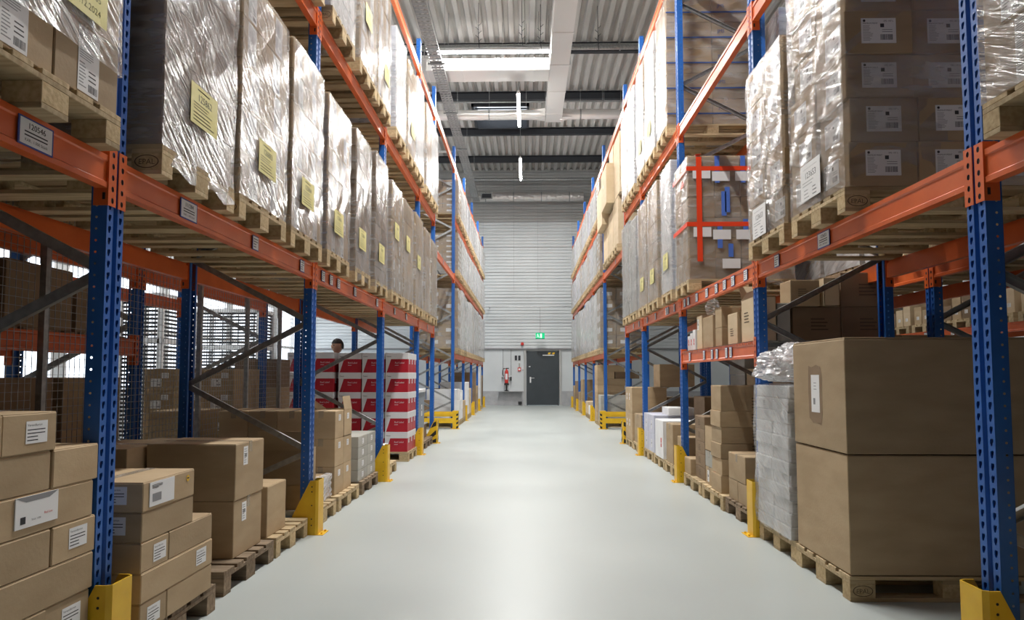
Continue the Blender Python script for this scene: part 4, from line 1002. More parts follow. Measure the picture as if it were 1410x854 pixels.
# bay 3
fl_pal(-1.78 - .6, 9.1, 'empty pale pallet beyond the third left guard', False)
carton(-2.05, -1.80, 8.78, 9.0, .144, .42, 'white carton on the pale pallet behind third left guard', None, mat='whitebox', tape=False)
# red and white cartons: lid and body, the print on the long sides
def red_carton(x, y, z, w, d, label, group):
    def mk():
        h = .298; b = MB(); b.bbox(-w / 2 + .004, w / 2 - .004, -d / 2 + .004, d / 2 - .004, 0, h - .09, .003, 0); return b.mesh('carton_body', ['red'])
    def mkl(): return MB().bbox(-w / 2, w / 2, -d / 2, d / 2, .298 - .095, .298, .003, 0).mesh('lid', ['whiteprint'])
    def mkp():
        b = MB(); T = face_T('-y') ; T = Matrix.Translation((0, -d / 2 + .003, 0)) @ T
        b.add([(-w / 2 + .005, 0, .0009), (-w / 2 + .02, 0, .0009), (-w / 2 + .085, .203, .0009), (-w / 2 + .005, .203, .0009)], [(0, 1, 2, 3)], 1, T)
        put_text(b, 'Red Label', -.03, .135, .026, 1, T, z=.0012); lines(b, -.03, .06, .10, .12, 1, 1, T)
        T2 = Matrix.Translation((0, -d / 2, 0)) @ face_T('-y'); put_text(b, 'Canon', -w / 2 + .02, .235, .018, 0, T2, z=.0008, bold=.001)
        T3 = Matrix.Translation((w / 2 - .004, 0, 0)) @ face_T('+x'); b.add([(-.045, .13, .0009), (.045, .13, .0009), (.045, .28, .005), (-.045, .28, .005)], [(0, 1, 2, 3)], 1, T3)
        put_text(b, 'L', -.01, .15, .06, 0, T3, z=.006)
        return b.mesh('print', ['black', 'whiteprint'])
    key = ('red', w, d)
    t = thing('paper_carton', label, 'box', (x, y, z), 0, group)
    place('carton_body', cached((key, 'b'), mk), t); place('lid', cached((key, 'l'), mkl), t); place('printed_marking', cached((key, 'p'), mkp), t)
    return t
fl_pal(-1.8 - .6 + .02, 10.86, 'pale pallet under the nearer red and white carton stack', False)
for k in range(5):
    for i in range(3):
        for j in range(3):
            red_carton(-1.80 - .175 - .36 * i, 10.48 + .128 + .258 * j, .144 + .3 * k, .35, .255, 'red and white carton, right stack, row %s, %s from aisle, %s' % (ORD[k], ORD[i], ('front', 'middle', 'rear')[j]), 'red and white cartons, right stack')
fl_pal(-3.61, 10.95, 'pale pallet under the farther red and white stack', False, w=.95)
for k in range(5):
    for i in range(2):
        for j in range(4):
            red_carton(-2.925 - .175 - .36 * i, 10.42 + .128 + .262 * j, .144 + .302 * k, .35, .255, 'red and white carton, left stack, row %s, %s, %s from camera' % (ORD[k], ('right', 'left')[i], ORD[j]), 'red and white cartons, left stack')
# bay 4
fl_pal(-1.79 - .6, 12.0, 'dark pallet under the grey-blue box at fourth left guard', w=.8)
t = thing('storage_container', 'tall grey-blue plastic container with label behind fourth left guard', 'container', (-2.15, 12.0, .144))
MB().bbox(-.32, .32, -.36, .36, 0, .88, .012).build('container_body', ['plasticgrey'], t); MB().bbox(-.34, .34, -.38, .38, .86, .92, .008).build('lid', ['whitebox'], t); stick('tall', '+x', t, (.322, .05, .55), sc=1.6)
carton(-2.7, -2.0, 11.8, 12.3, 1.065, 1.42, 'white carton on top of the grey-blue container', None, mat='whitebox', tape=False)
fl_pal(-1.79 - .6, 12.82, 'small pallet with dark crates at the left rack end', w=.76)
t = thing('crate', 'dark crate of goods on small pallet at the left rack end', 'crate', (-2.3, 12.85, .144))
MB().bbox(-.4, .4, -.3, .3, 0, .25, .01).build('crate_body', ['kraftdark'], t); MB().box(-.42, .42, -.32, .32, .25, .27).build('lid', ['greybox'], t)

# floor stacks in the racks beyond the passage
def far_floor(side, X, nmS, items):
    for i, (y0, y1, h, mat, rows, cy) in enumerate(items):
        pallet(X - side * .6, (y0 + y1) / 2, 0, 'floor pallet, %s rack beyond passage, %s from camera' % (nmS, ORD[i]), 'floor pallets beyond the passage', detail=False, w=y1 - y0)
        n = 0
        for k in range(rows):
            for j in range(cy):
                d = (y1 - y0) / cy; y = y0 + j * d; rr = random.Random(i * 100 + k * 10 + j); w = .5 + rr.uniform(-.1, .3)
                hh = (h - .144) / rows
                if k == rows - 1 and rr.random() < .3 and rows > 2: continue
                n += 1
                carton(*sorted((X, X - side * w)), y + .01, y + d - .01, .144 + k * hh, .144 + (k + 1) * hh, '%s carton, floor of %s rack beyond passage, pile %s, row %s, %s' % ({'whitebox': 'white', 'kraft': 'brown', 'kraftdark': 'dark brown', 'greybox': 'grey', 'kraftlight': 'pale'}[mat], nmS, ORD[i], ORD[k], ('first', 'second', 'third')[j]), 'cartons on the floor beyond the passage', mat=mat, tape=False)
                if cy < 3 and j == 0 and w < .7:
                    carton(*sorted((X - side * (w + .02), X - side * 1.1)), y + .01, y + d - .01, .144 + k * hh, .144 + (k + 1) * hh, 'carton behind, floor of %s rack beyond passage, pile %s, row %s' % (nmS, ORD[i], ORD[k]), 'cartons on the floor beyond the passage', mat='kraftdark' if rr.random() < .5 else mat, tape=False)
far_floor(1, -1.74, 'left', [(17.25, 18.0, .95, 'whitebox', 3, 2), (18.15, 18.9, .9, 'whitebox', 3, 2), (19.0, 19.7, .6, 'kraft', 2, 1), (20.1, 20.9, 1.1, 'whitebox', 4, 2), (21.0, 21.8, .9, 'kraftlight', 3, 2), (23.0, 23.8, 1.4, 'kraftdark', 4, 2), (24.0, 24.8, 1.2, 'kraft', 4, 1), (25.8, 26.6, 1.5, 'whitebox', 4, 2), (26.8, 27.6, 1.3, 'kraftdark', 4, 2)])
far_floor(-1, 1.86, 'right', [(17.4, 18.0, .8, 'greybox', 3, 2), (18.2, 18.95, 1.57, 'kraft', 8, 1), (20.1, 20.9, .4, 'whitebox', 1, 2), (21.1, 21.9, .5, 'kraftlight', 2, 1), (23.0, 23.8, 1.5, 'kraft', 4, 1), (24.1, 24.9, 1.0, 'kraft', 3, 1), (25.8, 26.6, 1.4, 'kraftdark', 4, 1), (26.8, 27.6, .9, 'kraft', 3, 2)])

# ---------------------------------------------------------------- floor stacks, right near rack
GR = 'brown cartons on the floor at the right'
fl_pal(2.5, 2.4, 'pallet under the two cartons at the right photo edge')
carton(1.9, 2.6, 2.05, 2.66, .144, .535, 'lower brown carton cut by the right photo edge', GR); carton(1.9, 2.6, 2.05, 2.66, .537, .9, 'upper brown carton cut by the right photo edge', GR)
fl_pal(2.46, 4.49, 'foreground wooden pallet under the two giant cartons', False, mark=-1)
g1 = carton(1.865, 3.07, 4.09, 4.86, .150, .835, 'lower of the two giant brown cartons at right', None, tape=False)
g2 = carton(1.86, 3.07, 4.08, 4.86, .843, 1.515, 'upper giant brown carton with white sheet at right', None, tape=False, stk=())
MB().bbox(-.60, .60, -.385, .385, .672, .680, .002).build('top_flap', ['kraft'], g2)
b = MB(); T = Matrix.Translation((-.6056, .02, .34)) @ face_T('-x'); b.box(-.07, .055, -.12, .12, 0, .001, 0, T); lines(b, -.03, .03, .02, .08, 3, 1, T, seed=4, z=.0014, fill=.2); b.box(-.04, -.01, -.07, -.03, 0, .0014, 1, T)
b.build('paper_sheet', ['paper', 'greyink'], g2)
b = MB(); r = random.Random(5); pts = [(-.125 + .02 * math.sin(i * 1.7) * r.random() + (0 if 3 < i < 13 else .0) , 0) for i in range(10)]
poly = [(-.11, -.16), (-.05, -.19), (.0, -.185), (.07, -.20), (.09, -.12), (.085, .0), (.095, .10), (.075, .17), (.01, .185), (-.06, .17), (-.11, .18), (-.12, .05)]
T = Matrix.Translation((-.6052, .02, .34)) @ face_T('-x'); b.add([(x, y, .0003) for x, y in poly], [tuple(range(12))], 0, T); b.build('glue_stain', ['kraftdark'], g2)
fl_pal(2.47, 5.29, 'wooden pallet under the film-wrapped flat stack at right', False, w=.75)
t = thing('wrapped_load', 'film-wrapped stack of flat packs beside the giant cartons', 'wrapped load', (2.44, 5.30, .144))
r = random.Random(3)
for k in range(12):
    for i in range(3):
        for j in range(2):
            c = place('flat_pack', carton_mesh(.38, .345, .088, 'whitebox', 'x'), t, (-.39 + .39 * i + r.uniform(-.012, .008), -.175 + .35 * j + r.uniform(-.006, .006), .09 * k))
            if i == 0 and (k + j) % 2: stick('small', '-x', c, (-.191, r.uniform(-.08, .08), .045), sc=.9)
place('stretch_film', film_mesh(1.18, .71, 1.08, 'filmR', 1), t)
bg_ = bmesh.new(); bmesh.ops.create_icosphere(bg_, subdivisions=5, radius=1)
from mathutils import noise
for v in bg_.verts:
    p = v.co.copy(); q = p * 2.3; nn = noise.noise(q) * .22 + abs(noise.noise(p * 5.1)) * .16 + abs(noise.noise(p * 11)) * .07
    s = 1 + nn; v.co = Vector((p.x * .27 * s, p.y * .33 * s, p.z * .17 * s))
    if v.co.z < -.09: v.co.z = -.09 + (v.co.z + .09) * .2
me = bpy.data.meshes.new('bag'); bg_.to_mesh(me); bg_.free(); me.materials.append(M['bag'])
o = place('plastic_bag', me, None, (2.06, 5.28, 1.355)); tag(o, 'crumpled clear plastic bag lying on the film-wrapped flat stack', 'plastic bag')
# bay 2 right
fl_pal(1.90 + .6, 6.33, 'dark pallet nearest to second right guard')
fl_pal(1.88 + .6, 7.13, 'wooden pallet under the tall six-carton column', False)
fl_pal(1.88 + .6, 7.98, 'pale wooden pallet before third right guard', False)
carton(1.93, 2.2, 6.43, 6.70, .144, .33, 'small lower carton, left of pair, behind second right guard', GR, tape=False); carton(1.93, 2.45, 6.12, 6.42, .144, .33, 'small lower carton, right of pair, behind second right guard', GR, stk=[('vga', '-y', .0, .1)], tape=False)
carton(1.93, 2.42, 6.20, 6.70, .332, .575, 'printed carton on the small pair behind second right guard', GR, stk=[('vga', '-y', .08, .12)])
zs = [.144, .32, .48, .63, .79, .95, 1.2]
for k in range(6):
    carton(1.9 + (.01 if k % 2 else 0), 2.62, 6.86, 7.22, zs[k], zs[k + 1], 'carton in tall column at right, %s from the bottom' % ORD[k], GR, stk=[('vga', '-y', .05, .08)] if k > 1 else ((('small', '-x', 0, .1),) if k == 5 else ()), seam='y', tape=(k == 5))
carton(1.93, 2.35, 7.26, 7.56, .144, .33, 'labelled carton under the open one at right', GR, stk=[('tall', '-x', .04, .09)]); carton(1.93, 2.35, 7.26, 7.56, .332, .50, 'carton with white top beneath the open one at right', GR, mat='greybox')
open_carton(1.93, 2.33, 7.26, 7.56, .502, .76, 'open carton with raised flap between stacks at right', flaps=(('-y', 86), ('+x', 60)))
for k in range(5):
    carton(1.95, 2.4, 7.66, 8.08, .144 + .14 * k, .144 + .14 * (k + 1), 'dark printed carton before third right guard, %s from the bottom' % ORD[k], GR, mat='kraftdark', stk=[('vga', '-x', 0, .07, .6)], tape=False)
carton(1.90, 2.3, 8.12, 8.42, .144, .33, 'low carton at the end of the pallet before third right guard', GR, tape=False)
carton(2.75, 3.3, 7.4, 8.3, .144, 1.05, 'large dark carton deep in second right bay', None, mat='kraftdark', tape=False) if 0 else None
# bay 3 right
fl_pal(1.89 + .6, 9.15, 'wooden pallet, third right bay, nearest', False); fl_pal(1.89 + .6, 10.0, 'wooden pallet, third right bay, middle', False); fl_pal(1.89 + .6, 10.88, 'wooden pallet, third right bay, farthest', False)
carton(1.95, 2.3, 8.76, 9.04, .144, .52, 'small carton just past third right guard', GR, tape=False); carton(1.90, 2.35, 9.08, 9.5, .144, .66, 'brown carton between small carton and white one', GR)
carton(1.88, 2.3, 9.62, 10.2, .144, .67, 'white carton with red fragile mark', None, mat='whitebox', tape=False, stk=[('fragile', '-x', -.15, .22, 1.6)])
for k, (y0, y1) in enumerate(((10.4, 10.82), (10.84, 11.27))):
    for q in range(2): carton(1.90, 2.6, y0, y1, .144 + .28 * q, .144 + .28 * (q + 1), 'pale lilac carton, third right bay, %s, %s' % (('nearer', 'farther')[k], ('lower', 'upper')[q]), 'pale lilac cartons', mat='lavender', tape=False, stk=[('tall', '-x', 0, .13)])
carton(2.1, 2.5, 10.3, 10.8, .706, .82, 'flat white carton lying on the lilac cartons', None, mat='whitebox', tape=False)
fl_pal(1.88 + .6, 11.92, 'wooden pallet, fourth right bay, nearer', False); fl_pal(1.88 + .6, 12.8, 'wooden pallet, fourth right bay, farther', False)
carton(1.90, 2.4, 11.55, 12.25, .144, .64, 'brown carton past fourth right guard', GR)
for q in range(2): carton(1.88, 2.5, 12.4, 13.2, .144 + .47 * q, .144 + .47 * (q + 1), 'large light carton at right rack end, %s' % ('lower', 'upper')[q], GR, stk=[('tall', '-x', .2, .3), ('tall', '-x', -.1, .3)], tape=False)
carton(2.52, 3.1, 12.4, 13.2, .144, .9, 'large dark inner carton at right rack end, lower', GR, mat='kraftdark', tape=False); carton(2.38, 3.0, 12.4, 13.0, 1.09, 1.5, 'large carton standing on top at right rack end', GR, tape=False)
carton(2.45, 3.15, 9.6, 10.2, .144, 1.0, 'large dark carton inside third right bay', GR, mat='kraftdark', tape=False)

# ---------------------------------------------------------------- low shelf in the second right bay
y0, y1 = YL[2] + .06, YL[3] - .06
beam(XR, y0, y1, 1.585, -1, 'orange front beam of the low shelf in second right bay', 'low shelf beams', stickers=[('loctall', y) for y in (8.1, 7.45, 7.13, 6.95, 6.62, 6.48)])
beam(XR + 1.1, y0, y1, 1.585, 1, 'orange rear beam of the low shelf in second right bay', 'low shelf beams')
b = MB()
for i in range(54): b.box(XR + .0, XR + 1.1, y0 + .01 + i * .05, y0 + .014 + i * .05, 1.588, 1.592)
for i in range(12): b.box(XR + .05 + i * .09, XR + .054 + i * .09, y0, y1, 1.584, 1.588)
for i in range(54): b.box(XR - .004, XR, y0 + .01 + i * .05, y0 + .014 + i * .05, 1.56, 1.592)
for i in range(3): b.box(XR + .05, XR + 1.05, y0 + .4 + i * .9, y0 + .45 + i * .9, 1.55, 1.585)
tag(b.build('wire_deck', ['galv']), 'wire mesh deck on the low shelf in second right bay', 'shelf')
ZS = 1.592; GS = 'small boxes on the low right shelf'
open_carton(1.95, 2.14, 5.94, 6.28, ZS, ZS + .38, 'tall open printed carton nearest on the low shelf', 'kraftlight', GS, flaps=(('+y', 60), ('-x', 125)), stk=[('vga', '-x', 0, .22, .9)])
carton(1.97, 2.25, 6.48, 6.78, ZS, ZS + .30, 'pale printed carton on the low shelf, second from right', GS, mat='kraftlight', tape=False, stk=[('vga', '-x', 0, .12, .7)])
open_carton(2.0, 2.3, 6.30, 6.46, ZS, ZS + .30, 'narrow dark open carton on the low shelf', 'kraft', GS, flaps=(('+y', 30),))
carton(1.95, 2.2, 6.92, 7.15, ZS, ZS + .19, 'lower of two small cartons on the low shelf', GS, tape=False); carton(1.95, 2.2, 6.92, 7.15, ZS + .19, ZS + .40, 'upper of two small cartons on the low shelf', GS, tape=False)
carton(1.95, 2.2, 7.25, 7.65, ZS, ZS + .34, 'brown carton with pale base on the low shelf', GS, tape=False)
carton(1.95, 2.25, 7.70, 7.92, ZS, ZS + .38, 'tall carton under the little film bag on the low shelf', GS, mat='kraftlight', tape=False, stk=[('tall', '-x', .05, .28)])
for q in range(3): carton(1.96, 2.14, 8.05 + q * .13, 8.17 + q * .13, ZS, ZS + .24 - .03 * q, 'slim white and red box on the low shelf, %s from right' % ORD[q], 'slim white and red boxes', mat='whitebox', tape=False, stk=[('fragile', '-x', 0, .1, .9)])
bm = bmesh.new(); bmesh.ops.create_icosphere(bm, subdivisions=4, radius=1)
for v in bm.verts: p = v.co.copy(); s = 1 + abs(noise.noise(p * 3.3)) * .5; v.co = Vector((p.x * .07 * s, p.y * .06 * s, p.z * .10 * s))
me = bpy.data.meshes.new('film_bag'); bm.to_mesh(me); bm.free(); me.materials.append(M['filmclear']); tag(place('plastic_bag', me, None, (2.1, 7.8, ZS + .46)), 'small clear plastic bag standing on a carton on the low shelf', 'plastic bag')
for i in range(2):
    for k in range(2):
        carton(2.30 + .42 * i, 2.715 + .42 * i, 6.0, 6.5, ZS + .30 * k, ZS + .30 * (k + 1), 'dark printed carton at back of low shelf, %s, %s' % (('left', 'right')[i], ('lower', 'upper')[k]), GS, mat='kraftdark', tape=False, stk=[('vga', '-y', .05, .15)]) if not (k == 1 and i == 0) else None
carton(2.27, 2.52, 5.95, 6.2, ZS + .302, ZS + .53, 'small printed carton on top at back of low shelf', GS, tape=False, stk=[('vga', '-y', 0, .12, .6)])
open_carton(2.55, 2.68, 5.93, 6.1, ZS + .302, ZS + .54, 'narrow pale carton sticking up at back of low shelf', 'kraftlight', GS, flaps=())
carton(2.15, 2.265, 5.95, 6.25, ZS, ZS + .33, 'small grey carton leaning beside the shelf upright', GS, mat='greybox', tape=False)

# ---------------------------------------------------------------- mesh fence, racks and goods behind the left rack
def mesh_panel(y0, y1, z0, z1, x, label):
    t = thing('mesh_panel', label, 'wire fence', (x, (y0 + y1) / 2, 0), 0, 'wire mesh panels behind the left rack'); L = (y1 - y0) / 2; b = MB()
    n = int(2 * L / .052)
    for i in range(n + 1): y = -L + i * 2 * L / n; b.box(-.0017, .0017, y - .0017, y + .0017, z0, z1)
    n = int((z1 - z0) / .052)
    for i in range(n + 1): q = z0 + i * (z1 - z0) / n; b.box(-.0015, .0015, -L, L, q - .0015, q + .0015)
    b.build('wire_grid', ['galv'], t)
    MB().box(-.02, .02, -L - .02, -L + .02, 0, z1 + .1).box(-.045, .045, -L - .045, -L + .045, 0, .006).build('post', ['galv'], t)
    MB().prism([(-L - .02, z1 + .08), (-L + .02, z1 + .08), (-L + .16, z1 - .02), (-L + .14, z1 - .14), (-L + .02, z1 - .34), (-L - .02, z1 - .34)], -.024, -.018, 'x').build('bracket', ['galv'], t)
XM = -3.07
for i, (a, c) in enumerate(((1.9, 4.22), (4.31, 6.32), (6.41, 7.42), (7.51, 8.42), (8.51, 9.6))): mesh_panel(a, c, .1, 2.35, XM, 'wire mesh panel behind the left rack, %s from camera' % ORD[i])
XB = XL - 1.1 - .38
beam(XB, YL[1] + .06, YL[2] - .06, 1.60, -1 * -1, 'low orange beam seen through the wire mesh at left', 'low beams behind the mesh', h=.14)
beam(XB - 1.1, YL[1] + .06, YL[2] - .06, 1.60, -1, 'low orange rear beam behind the wire mesh at left', 'low beams behind the mesh', h=.14)
b = MB()
for i in range(13): b.box(XB - .02, XB - 1.08, YL[1] + .1 + i * .2, YL[1] + .25 + i * .2, 1.60, 1.615)
tag(b.build('shelf_boards', ['oldwood']), 'board shelf behind the wire mesh at left', 'shelf')
GM = 'cartons behind the wire mesh'
for i, (a, c, hh) in enumerate(((3.1, 3.75, .42), (3.8, 4.25, .38), (4.3, 4.95, .44), (5.0, 5.5, .36))):
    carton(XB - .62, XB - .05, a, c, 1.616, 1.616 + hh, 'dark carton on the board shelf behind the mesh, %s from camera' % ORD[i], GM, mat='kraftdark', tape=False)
for i, (a, c) in enumerate(((3.1, 3.9), (4.0, 4.8), (4.9, 5.6))):
    pallet(XB - .66, (a + c) / 2, 0, 'floor pallet behind the mesh, %s from camera' % ORD[i], 'floor pallets behind the mesh', True, False, w=c - a)
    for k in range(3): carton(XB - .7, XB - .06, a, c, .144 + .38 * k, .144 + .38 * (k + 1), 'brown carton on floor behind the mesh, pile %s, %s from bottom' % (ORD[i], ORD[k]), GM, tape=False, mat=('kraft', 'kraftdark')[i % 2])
pallet(XB - .66, 7.2, 0, 'floor pallet behind the mesh, fourth from camera', 'floor pallets behind the mesh', True, False); pallet(XB - .66, 8.05, 0, 'floor pallet behind the mesh, fifth from camera', 'floor pallets behind the mesh', True, False)
for k in range(5):
    for i in range(3):
        for j in range(2):
            carton(XB - .02 - .34 * (i + 1), XB - .02 - .34 * i, 7.7 + .38 * j, 8.07 + .38 * j, .144 + .246 * k, .144 + .246 * (k + 1), 'labelled carton behind the mesh, row %s, column %s, %s' % (ORD[k], ORD[i], ('nearer', 'farther')[j]), 'labelled cartons behind the mesh', stk=[('small', '-y', .07, .17), ('data', '-y', -.03, .09, .6)] if j == 0 else (), tape=False)
for k in range(4): carton(XB - .5, XB - .05, 6.85, 7.4, .144 + .2 * k, .144 + .2 * (k + 1), 'flat brown carton behind the mesh, %s from bottom' % ORD[k], GM, tape=False)
for k in range(4):
    for i in range(2): carton(-3.62 - .3 * i, -3.34 - .3 * i, 9.2, 9.7, .0 + .38 * k, .38 * (k + 1), 'brown carton standing past the mesh, column %s, %s from bottom' % (ORD[i], ORD[k]), GM, tape=False, mat=('kraft', 'kraftdark')[k % 2])
# dark slatted cages in front of the windows
for i, (x, y) in enumerate(((-6.75, 12.3), (-6.5, 15.2))):
    t = thing('slatted_cage', 'tall black slatted cage against the windows, %s' % ('nearer', 'farther')[i], 'cage', (x, y, 0), 0, 'black slatted cages by the windows')
    f = MB(); W_, D_, H_ = .36 + .34 * i, .4, 2.7
    for sx in (-1, 1):
        for sy in (-1, 1): f.box(sx * W_ - .04, sx * W_ + .04, sy * D_ - .04, sy * D_ + .04, 0, H_)
    for zz_ in (.1, 1.9, H_): f.box(-W_, W_, -D_ - .04, -D_ + .0, zz_ - .04, zz_ + .04); f.box(W_ - .0, W_ + .04, -D_, D_, zz_ - .04, zz_ + .04)
    f.build('frame', ['whitebox'], t)
    s = MB()
    for k in range(int(H_ / .07) - 1): s.box(-W_ + .04, W_ - .04, -D_, -D_ + .02, .1 + k * .07, .14 + k * .07); s.box(W_ - .02, W_, -D_ + .04, D_ - .04, .1 + k * .07, .14 + k * .07)
    for k in range(int(2 * W_ / .17)): s.box(-W_ + .1 + k * .17, -W_ + .115 + k * .17, -D_ - .004, -D_, .1, H_ - .05)
    s.build('slats', ['dark'], t)
    MB().box(-.18, .18, -D_ - .05, -D_ - .04, 1.85, 1.95).build('name_plate', ['paper'], t)
# cartons and loads in the racks behind
def back(side, X, ys, zb, h, mats, nmS, lv):
    for i, y in enumerate(ys):
        pallet(X - side * .6, y + .39, zb, 'pallet in rack behind %s near rack, %s level, %s from camera' % (nmS, lv, ORD[i]), 'pallets in the racks behind', detail=False)
        load(side, X, y, y + .78, zb + .144, zb + .144 + h, 'wrapped load in rack behind %s near rack, %s level, %s from camera' % (nmS, lv, ORD[i]), 'wrapped loads in the racks behind', rows=5, mat=mats[i % len(mats)], detail=False, film='filmfar')
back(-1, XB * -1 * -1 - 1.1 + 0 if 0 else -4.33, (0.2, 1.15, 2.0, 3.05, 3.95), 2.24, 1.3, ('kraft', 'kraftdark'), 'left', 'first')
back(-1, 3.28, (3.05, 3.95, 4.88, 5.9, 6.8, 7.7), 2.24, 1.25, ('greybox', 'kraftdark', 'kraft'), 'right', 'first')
back(-1, 3.28, (5.9, 6.8, 7.7, 8.75, 9.6, 10.5), 4.42, 1.5, ('lavender', 'whitebox', 'kraft'), 'right', 'second')  # lilac board colour paints bluish window light onto some of these loads
for i, y in enumerate((5.95, 6.85, 7.7, 8.75, 9.65, 10.5)):  # piles added to darken the view towards the pale wall behind
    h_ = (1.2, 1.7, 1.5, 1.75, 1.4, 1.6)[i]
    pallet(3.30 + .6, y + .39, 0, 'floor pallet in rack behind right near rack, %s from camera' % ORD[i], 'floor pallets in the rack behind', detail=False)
    load(-1, 3.30, y, y + .78, .144, h_, 'added dark carton pile on floor behind right near rack, %s from camera' % ORD[i], 'added carton piles on the floor behind', rows=5, mat=('kraftdark', 'kraft', 'greybox')[i % 3], detail=False, film=None, name='carton_pile')
for i in range(9):
    y = 8.74 + i % 3 * .9 + 2.82 * (i // 3)
    for lv, zb in enumerate((1.15, 2.10)):
        pallet(XQ + .58, y + .3, zb, 'pallet across the right side aisle, %s level, %s' % (ORD[lv], ORD[i]), 'pallets across the side aisle', detail=False)
        for q in range(3):
            r = random.Random(i * 9 + lv * 50 + q); carton(XQ + .02, XQ + .45, y - .08 + q * .26, y + .16 + q * .26, zb + .144, zb + .144 + r.uniform(.22, .5), 'small carton across the right side aisle, %s level, pallet %s, %s' % (ORD[lv], ORD[i], ORD[q]), 'small cartons across the side aisle', mat=r.choice(('kraft', 'kraftdark', 'kraftlight')), tape=False, stk=[('small', '-x', 0, .12)])

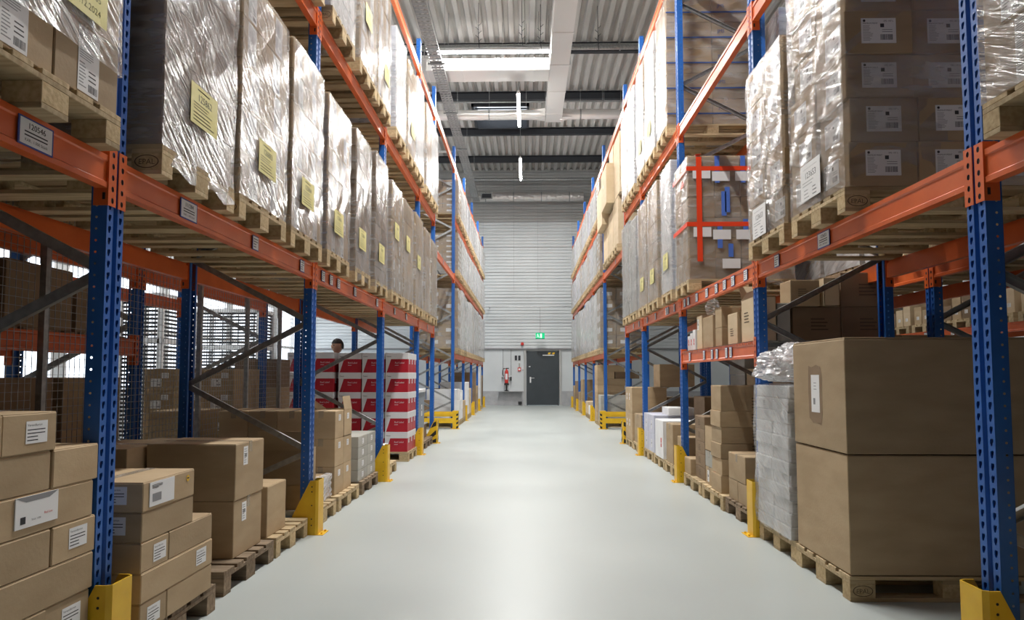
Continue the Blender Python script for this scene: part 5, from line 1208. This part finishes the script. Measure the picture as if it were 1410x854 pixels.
# ---------------------------------------------------------------- person behind the red and white cartons
def person():
    t = thing('person', 'person with short dark hair standing behind the red and white cartons', 'person', (-3.27, 11.95, 0), math.radians(-40))
    s = 1.93 / 1.78
    J = {'pel': (0, 0, .95), 'waist': (0, 0, 1.08), 'chest': (0, .01, 1.30), 'sh': (0, 0, 1.43), 'neck': (0, -.01, 1.50), 'nk2': (0, -.02, 1.56)}
    R_ = {'pel': .15, 'waist': .135, 'chest': .155, 'sh': .11, 'neck': .058, 'nk2': .055}
    E = [('pel', 'waist'), ('waist', 'chest'), ('chest', 'sh'), ('sh', 'neck'), ('neck', 'nk2')]
    for sg, n in ((-1, 'l'), (1, 'r')):
        J.update({'hip' + n: (sg * .09, 0, .88), 'kn' + n: (sg * .10, -.02, .48), 'an' + n: (sg * .10, .02, .09), 'toe' + n: (sg * .11, -.16, .04)}); R_.update({'hip' + n: .095, 'kn' + n: .062, 'an' + n: .042, 'toe' + n: .035})
        J.update({'s' + n: (sg * .18, 0, 1.42), 'e' + n: (sg * .24, -.02, 1.13), 'w' + n: (sg * .20, -.20, .95), 'p' + n: (sg * .19, -.28, .93)}); R_.update({'s' + n: .062, 'e' + n: .045, 'w' + n: .03, 'p' + n: .03})
        E += [('pel', 'hip' + n), ('hip' + n, 'kn' + n), ('kn' + n, 'an' + n), ('an' + n, 'toe' + n), ('sh', 's' + n), ('s' + n, 'e' + n), ('e' + n, 'w' + n), ('w' + n, 'p' + n)]
        for q in range(5):
            a = (q - 1.6) * .018; L = (.07, .085, .09, .083, .066)[q] if q else .06
            J['f%s%d' % (n, q)] = (sg * .19 + a, -.31 - L * .6, .92); J['g%s%d' % (n, q)] = (sg * .19 + a * 1.1, -.31 - L, .895)
            if q == 0: J['f%s0' % n] = (sg * .19 - sg * .045, -.29, .93); J['g%s0' % n] = (sg * .19 - sg * .06, -.33, .915)
            R_['f%s%d' % (n, q)] = .009; R_['g%s%d' % (n, q)] = .0075; E += [('p' + n, 'f%s%d' % (n, q)), ('f%s%d' % (n, q), 'g%s%d' % (n, q))]
    ks = list(J); me = bpy.data.meshes.new('person_body'); me.from_pydata([tuple(c * s for c in J[k]) for k in ks], [(ks.index(a), ks.index(c)) for a, c in E], [])
    o = place('body', me, t); sk = o.modifiers.new('skin', 'SKIN'); sk.use_smooth_shade = True
    for i, k in enumerate(ks): me.skin_vertices[0].data[i].radius = (R_[k] * s, R_[k] * s * (.75 if k in ('pel', 'waist', 'chest', 'sh') else 1))
    me.skin_vertices[0].data[0].use_root = True
    sb = o.modifiers.new('sub', 'SUBSURF'); sb.levels = 2; sb.render_levels = 2
    me.materials.append(M['jumper'])
    # head with face
    bm = bmesh.new(); bmesh.ops.create_uvsphere(bm, u_segments=32, v_segments=24, radius=1)
    for v in bm.verts:
        x, y, z_ = v.co; w = .078 * (1 - .22 * max(0, -z_) ** 1.2); X_ = x * w; Y_ = y * .098 * (1 - .12 * max(0, -z_)); Z_ = z_ * .118
        if y < -.55: Y_ += .010 * max(0, 1 - abs(x) * 2.2) * (0 if z_ > .1 else 0)
        if y < 0:
            nose = math.exp(-((x / .16) ** 2)) * math.exp(-(((z_ + .10) / .22) ** 2)); Y_ -= .024 * nose
            for ex in (-.38, .38): Y_ += .010 * math.exp(-(((x - ex) / .17) ** 2) - (((z_ - .08) / .13) ** 2))
            Y_ -= .005 * math.exp(-((x / .3) ** 2) - (((z_ + .48) / .07) ** 2)) - .004 * math.exp(-((x / .3) ** 2) - (((z_ + .55) / .05) ** 2))
            Y_ -= .008 * math.exp(-((x / .3) ** 2) - (((z_ + .85) / .15) ** 2))
        v.co = (X_ * s, Y_ * s, Z_ * s)
    for f in bm.faces: f.smooth = True
    me = bpy.data.meshes.new('head'); bm.to_mesh(me); bm.free(); me.materials.append(M['skin']); hd = place('head', me, t, (0, -.03 * s, 1.665 * s)); hd['label'] = 'bare head with face'
    for sg in (-1, 1):
        MB().cyl((sg * .072 * s, .005, -.03 * s), (sg * .088 * s, .015, -.03 * s), .026 * s, 12, r2=.02).cyl((sg * .072 * s, .005, .01 * s), (sg * .086 * s, .012, .012 * s), .024 * s, 12, r2=.02).build('ear', ['skin'], hd, smooth=True)
        MB().cyl((sg * .03 * s, -.083 * s, .01 * s), (sg * .03 * s, -.092 * s, .01 * s), .012 * s, 12, r2=.006).build('eye', ['ink'], hd)
    bm = bmesh.new(); bmesh.ops.create_uvsphere(bm, u_segments=32, v_segments=20, radius=1)
    for v in list(bm.verts):
        x, y, z_ = v.co; k = 1 + .05 * noise.noise(v.co * 6); v.co = (x * .086 * s * k, (y * .107 + .006) * s * k, z_ * .128 * s * k)
    for v in [v for v in bm.verts if (v.co.z < .035 * s + .0 and v.co.y < .02 * s) or v.co.z < -.05 * s]: bm.verts.remove(v)
    for f in bm.faces: f.smooth = True
    me = bpy.data.meshes.new('hair'); bm.to_mesh(me); bm.free(); me.materials.append(M['hair']); place('hair', me, hd)
person()
